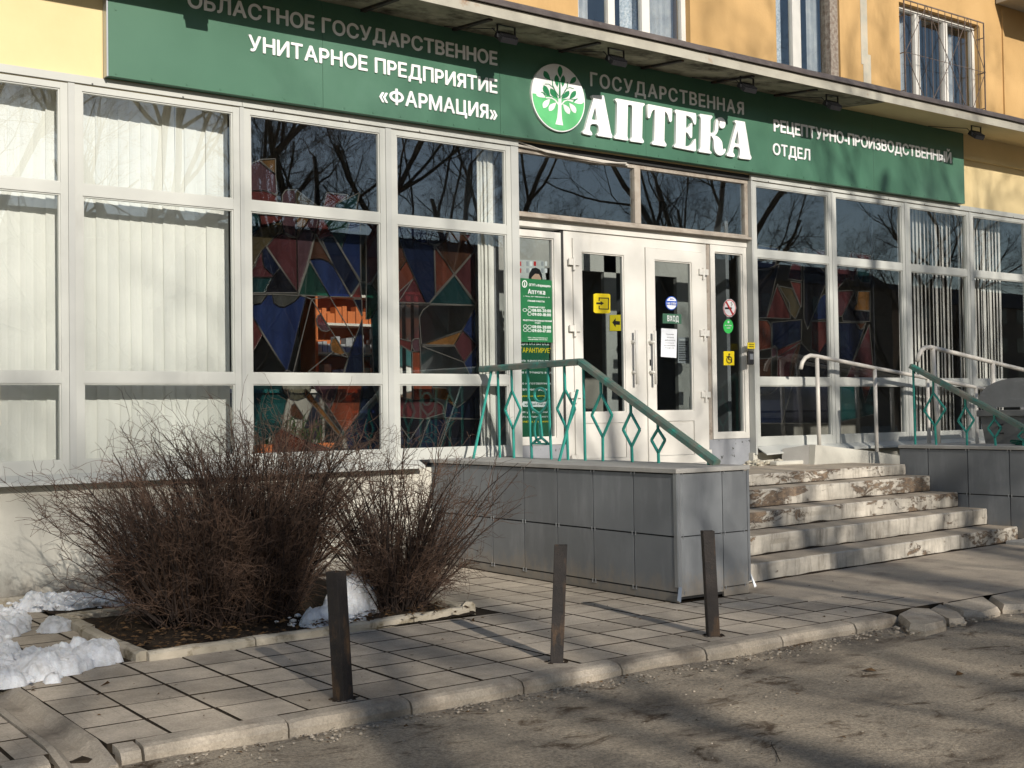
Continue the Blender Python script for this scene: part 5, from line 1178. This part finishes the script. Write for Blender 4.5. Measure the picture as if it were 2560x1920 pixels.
def shrub(label, cx, cy, nst, hgt, spread, bias, rad, low):
    t = thing('bare_shrub', label, 'shrub', (cx, cy, 0), 'bare shrubs in the planter'); A = Strands(); B = Strands()
    for k in range(nst):
        an = rnd.uniform(0, 6.283); rr = rad*math.sqrt(rnd.random()); p = Vector((cx+rr*math.cos(an), cy+rr*math.sin(an)*.8, .0))
        lean = spread*(rr/rad*.75+.2*rnd.random()); o = Vector((math.cos(an), math.sin(an)*.75, 0))
        short = rnd.random() < low
        L = hgt*(rnd.uniform(.28, .6) if short else rnd.uniform(.65, 1.08)); d = Vector((0, 0, 1))+o*lean*(1.5 if short else 1)+bias+rv(.12)
        P = grow(p, d, L, 9, .11, o*.10-Vector((0, 0, .06*rnd.random())), .02)
        A.strand(P, rnd.uniform(.005, .011), .002, 4)
        for q in range(rnd.randint(6, 11)):
            i = rnd.randint(2, 8); b = P[i]; dd = (P[i]-P[i-1]).normalized()+rv(.36)+Vector((0, 0, .12))
            Q = grow(b, dd, L*rnd.uniform(.14, .36), 6, .22, o*.12-Vector((0, 0, .16*rnd.random())))
            B.strand(Q, .0026, .0011, 3)
            for e in range(rnd.randint(2, 5)):
                j = rnd.randint(1, 6); D2 = (Q[j]-Q[j-1]).normalized()+rv(.55)
                B.strand(grow(Q[j], D2, rnd.uniform(.05, .17), 4, .28, Vector((0, 0, 0))), .0018, .0010, 3)
    for k in range(14):                                   # old thick stems, some cut short
        an = rnd.uniform(0, 6.283); rr = rad*.8*math.sqrt(rnd.random()); o = Vector((math.cos(an), math.sin(an)*.75, 0)); r_ = rnd.uniform(.009, .018)
        A.strand(grow(Vector((cx+rr*math.cos(an), cy+rr*math.sin(an)*.8, 0)), Vector((0, 0, 1))+o*spread*rnd.random()+bias+rv(.1), hgt*rnd.uniform(.3, .7), 7, .08, o*.1), r_, r_*rnd.uniform(.35, .7), 6)
    # dead tangle near the ground
    for k in range(int(nst*1.1)):
        an = rnd.uniform(0, 6.283); rr = rad*1.25*math.sqrt(rnd.random()); p = Vector((cx+rr*math.cos(an), cy+rr*math.sin(an)*.8, rnd.uniform(.02, .22)))
        B.strand(grow(p, rv(1)+Vector((0, 0, .25)), rnd.uniform(.12, .4), 5, .22, Vector((0, 0, -.15))), .0028, .0012, 3)
    for mb_ in (A, B): mb_.v = [(x, min(y, 10.36), max(z, .004)) for x, y, z in mb_.v]
    A.build('stems', m_twig2, t); B.build('twigs', m_twig, t)
shrub('large dense bare shrub in the planter in front of the second window', 3.36, 8.52, 330, 1.27, .60, Vector((-.06, .0, 0)), .36, .38)
shrub('tall bare shrub in the planter directly left of the snow lump', 3.74, 8.45, 290, 1.50, .42, Vector((.03, .0, 0)), .30, .32)
shrub('smaller bare shrub at the right end of the planter by the grey wall', 4.70, 8.02, 190, 1.30, .46, Vector((.08, 0, 0)), .20, .5)
# ------------------------------------------------------------------ snow
def snow(label, lumps, x0, x1, y0, y1, base_h, res=.014, crumbs=260):
    nx, ny = int((x1-x0)/res), int((y1-y0)/res); H = [[0.]*(nx+1) for _ in range(ny+1)]; mb = MB()
    for j in range(ny+1):
        for i in range(nx+1):
            x = x0+i*res; y = y0+j*res; h = base_h(x, y)
            wx_, wy_ = x+.03*noise.noise((x*9, y*9, 1)), y+.03*noise.noise((x*9, y*9, 7))
            for cx, cy, r, hh in lumps:
                d2 = ((wx_-cx)**2+(wy_-cy)**2)/(r*r)
                if d2 < 1: h = max(h, hh*(1-d2)**.55)
            if h > .004: h += .040*noise.noise((x*8, y*8, 3))+.030*abs(noise.noise((x*19, y*19, 4)))+.016*noise.noise((x*47, y*47, 6))
            H[j][i] = h; mb.v.append((x+.008*noise.noise((x*20, y*20, 9)), y+.008*noise.noise((x*20, y*20, 5)), max(h, -.01)))
    for j in range(ny):
        for i in range(nx):
            if max(H[j][i], H[j][i+1], H[j+1][i], H[j+1][i+1]) > .008: mb.f.append((j*(nx+1)+i, j*(nx+1)+i+1, (j+1)*(nx+1)+i+1, (j+1)*(nx+1)+i))
    for k in range(crumbs):
        cx, cy, r, hh = rs.choice(lumps); a = rs.uniform(0, 6.28); q = r+abs(rs.gauss(0, .05)); random.seed(k); rock(mb, (cx+q*math.cos(a), min(10.3, cy+q*math.sin(a)), rs.uniform(.004, .07)), rs.uniform(.006, .03))
    o = mb.build('snow_heap', m_snow, None, True)
    bm = bmesh.new(); bm.from_mesh(o.data); bmesh.ops.delete(bm, geom=[v for v in bm.verts if not v.link_faces], context='VERTS'); bm.to_mesh(o.data); bm.free()
    return tag(o, label, 'snow', 'leftover snow heaps')
rs = random.Random(5)
PA = [(.7, 7.25), (1.75, 7.2), (2.20, 7.38), (2.52, 7.72), (2.46, 8.05), (2.05, 8.15), (2.05, 8.75), (2.30, 9.05), (2.45, 9.6), (2.35, 10.2), (.7, 10.3)]
lumps = []
while len(lumps) < 330:
    x, y = rs.uniform(.7, 2.55), rs.uniform(7.2, 10.3)
    if inpoly(x, y, PA) and inpoly(x+.07, y, PA): lumps.append((x, y, rs.uniform(.025, .11), rs.uniform(.03, .115)))
lumps += [(2.45, 8.95, .12, .08), (2.50, 9.05, .09, .07), (2.30, 7.62, .17, .11), (2.42, 7.80, .13, .10), (2.0, 7.48, .2, .12), (1.72, 7.28, .12, .08), (1.95, 7.18, .05, .03)]
snow('big heap of melting snow at the left picture edge on the pavement', lumps, .6, 2.75, 7.05, 10.36, lambda x, y: .035+.02*noise.noise((x*2, y*2, 3)) if inpoly(x, y, PA) else 0)
lumps = [(2.55+k*.08, 10.02+.05*math.sin(k*1.3)-.02*k, rs.uniform(.10, .17), rs.uniform(.07, .13)) for k in range(14)]
snow('low strip of snow along the building wall left of the shrubs', lumps, 2.3, 3.85, 9.4, 10.36, lambda x, y: 0)
lumps = [(3.93, 7.88, .12, .10), (4.05, 7.90, .14, .13), (4.18, 7.98, .15, .19), (4.30, 8.05, .17, .27), (4.42, 8.12, .15, .33), (4.50, 8.22, .13, .36), (4.12, 7.82, .10, .08), (4.35, 8.2, .16, .28)]
snow('dirty lump of snow lying between the shrubs behind the left post', lumps, 3.7, 4.8, 7.6, 8.5, lambda x, y: 0)
# ------------------------------------------------------------------ litter
mb = MB()
def leaf_bit(x, y, z, s):
    a = rnd.uniform(0, 6.28); c, q = math.cos(a)*s, math.sin(a)*s; k = rnd.uniform(.2, .6); h = rnd.uniform(0, .6)*s
    mb.add([(x-c, y-q, z+.001), (x+q*k, y-c*k, z+h+.002), (x+c, y+q, z+.002), (x-q*k, y+c*k, z+.003)], [(0, 1, 2, 3)])
for k in range(900): leaf_bit(rnd.uniform(2.62, 5.06), 7.5+abs(rnd.gauss(0, .8)), .03+rnd.uniform(0, .03), rnd.uniform(.012, .03))
for k in range(90): leaf_bit(rnd.uniform(1.0, 9), rnd.uniform(5.7, 7.4), .002, rnd.uniform(.006, .016))
for k in range(420): leaf_bit(rnd.uniform(.5, 11), 5.5-abs(rnd.gauss(0, .12)), RZ+.02, rnd.uniform(.005, .016))
for k in range(260): leaf_bit(rnd.uniform(1.5, 10), rnd.uniform(2.5, 5.4), RZ+.008, rnd.uniform(.005, .014))
for x, y in ((2.16, 6.9), (4.9, 7.3), (6.3, 4.3), (6.0, 4.7)): leaf_bit(x, y, .004 if y > 5.6 else RZ+.01, .04)
tag(mb.build('leaf_litter', mat('dead_leaf', (.13,.075,.035), (.06,.04,.025), 30, .9, .1)), 'scattered dead leaves and crumbs in the bed and along the kerb', 'leaves', kind='stuff')
mb = MB()
for k in range(900): rock(mb, (rnd.uniform(.8, 11), 5.50-abs(rnd.gauss(0, .10)), RZ+.015), rnd.uniform(.003, .011))
for k in range(700): rock(mb, (rnd.uniform(1.5, 11), rnd.uniform(2.6, 5.5), RZ+.004), rnd.uniform(.002, .007))
for k in range(160): rock(mb, (rnd.uniform(7.0, 9.5), rnd.uniform(5.2, 5.66), RZ+.03), rnd.uniform(.006, .018))
tag(mb.build('grit', m_kerb), 'loose grit and small stones on the road along the kerb', 'grit', kind='stuff')
S = Strands(); S.strand(grow(Vector((4.15, 3.75, RZ+.012)), Vector((.7, .8, 0)), .4, 6, .1, Vector((0, 0, 0))), .003, .0015, 4)
S.v = [(x, y, RZ+.014) if False else (x, y, max(RZ+.006, min(z, RZ+.03))) for x, y, z in S.v]
tag(S.build('fallen_twig', m_twig2), 'thin bent twig lying on the asphalt at the bottom', 'twig')
# ------------------------------------------------------------------ bare trees across the road (they shade the scene and show in the glass)
def tree_meshes(seed, H, r0, fork):
    global rnd
    rnd = random.Random(seed); T = Strands(); K = Strands()
    P = grow(Vector((0, 0, -.3)), Vector((rnd.gauss(0, .05), rnd.gauss(0, .05), 1)), H*fork+.3, 8, .03, Vector((0, 0, 0)))
    T.strand(P, r0*1.25, r0*.72, 10)
    def branch(p, d, L, r, lvl):
        n = 7 if lvl < 2 else (5 if lvl < 4 else 4)
        Q = grow(p, d, L, n, .10 if lvl < 2 else .15, Vector((0, 0, 0)), .05 if lvl < 3 else .015)
        K.strand(Q, r, r*.45 if lvl < 4 else r*.35, 6 if lvl < 2 else (4 if lvl < 3 else 3))
        if lvl >= 5: return
        cnt = (4, 5, 5, 4, 3)[lvl]
        for k in range(cnt):
            i = rnd.randint(2 if lvl < 2 else 1, n); u = i/n
            dd = (Q[i]-Q[i-1]).normalized(); a = dd.orthogonal().normalized(); a = Matrix.Rotation(rnd.uniform(0, 6.283), 3, dd) @ a
            sp = rnd.uniform(.45, 1.05)
            branch(Q[i], dd+a*sp, L*rnd.uniform(.42, .72)*(1.1-.3*u), max(.0035, r*(1-.55*u)*rnd.uniform(.42, .66)), lvl+1)
    nb = rnd.randint(3, 4)
    for k in range(nb):
        a = 6.283*(k+rnd.uniform(-.25, .25))/nb; branch(P[-1]-Vector((0, 0, rnd.uniform(0, .5))), Vector((math.cos(a)*.55, math.sin(a)*.55, 1)), H*(1-fork)*rnd.uniform(.55, .75), r0*.55, 0)
    for k in range(3):
        a = rnd.uniform(0, 6.283); i = rnd.randint(4, 7); branch(P[i], Vector((math.cos(a), math.sin(a), .55)), H*.28, r0*.28, 1)
    return T, K
TM = []
for sd, H, r0, fk in ((3, 13.5, .24, .30), (8, 12, .20, .24), (21, 14.5, .27, .34)):
    T, K = tree_meshes(sd, H, r0, fk)
    a = bpy.data.meshes.new('trunk'); a.from_pydata(T.v, [], T.f); b = bpy.data.meshes.new('crown'); b.from_pydata(K.v, [], K.f)
    for q in (a, b): q.materials.append(m_bark)
    TM.append((a, b))
TREES = [(-1.8, -12, 0, 40), (6.4, -11.5, 2, 200), (11.2, -9.8, 0, 130, 1.25), (14.2, -9.0, 1, 300, 1.3), (19.5, -9.5, 0, 220), (25, -13, 1, 20), (29, -8.5, 2, 310), (36, -14, 0, 70), (41, -9, 1, 190), (48, -12, 2, 45), (55, -8, 0, 280), (34, -26, 1, 110), (63, -14, 1, 15), (20, -24, 2, 160), (-7, -22, 1, 30, 1.25), (-2.5, -25, 0, 250, 1.3), (2.8, -21, 2, 75, 1.2), (11, -21.5, 0, 330, 1.2)]
for i, (x, y, k, a, *sc) in enumerate(TREES):
    t = thing('bare_tree', 'bare street tree across the road, seen only as shadow and window reflection', 'tree', (x, y, RZ), 'bare trees across the road'); t.rotation_euler = (0, 0, R(a)); t.scale = (sc[0],)*3 if sc else (1, 1, 1)
    for nm, me in zip(('trunk', 'crown'), TM[k]):
        o = bpy.data.objects.new(nm, me); C.objects.link(o); o.parent = t

# ------------------------------------------------------------------ unseen houses added across the road to darken the window reflections
m_house = mat('dull_brick_house', (.16,.12,.095), (.12,.095,.08), .8, .9, .1); m_hroof = flat('dark_roof', (.05,.045,.045), .9); m_hglass = flat('dark_window', (.03,.035,.04), .2, .5)
wme = bpy.data.meshes.new('window'); q = MB().box(-.7, .7, -.04, .04, -.75, .75); wme.from_pydata(q.v, [], q.f); wme.materials.append(m_hglass); fixn(wme)
for hx, hl, hh, lab in ((-2, 32, 12.5, 'long unseen brick house added across the road, opposite the left windows'), (36, 36, 12.0, 'long unseen brick house added across the road, darkens reflections in the stained glass windows'), (76, 38, 12.5, 'long unseen brick house added across the road, darkens reflections in the right windows'), (112, 28, 11.5, 'unseen brick house added farthest down the road, darkens reflections at the right edge')):
    t = thing('added_house', lab, 'building', (hx, -50, RZ), 'unseen houses added to darken reflections')
    MB().box(hx-hl/2, hx+hl/2, -56, -50, RZ, hh).build('wall', m_house, t); MB().prism([(hx-hl/2-.3, -49.7, hh), (hx-hl/2-.3, -56.3, hh), (hx-hl/2-.3, -53, hh+2)], (hl+.6, 0, 0)).build('roof', m_hroof, t)
    for fl in range(4):
        for k in range(int(hl/3.2)):
            o = bpy.data.objects.new('window', wme); C.objects.link(o); o.parent = t; o.location = (-hl/2+2+k*3.2, .0, 2.0+fl*2.9)
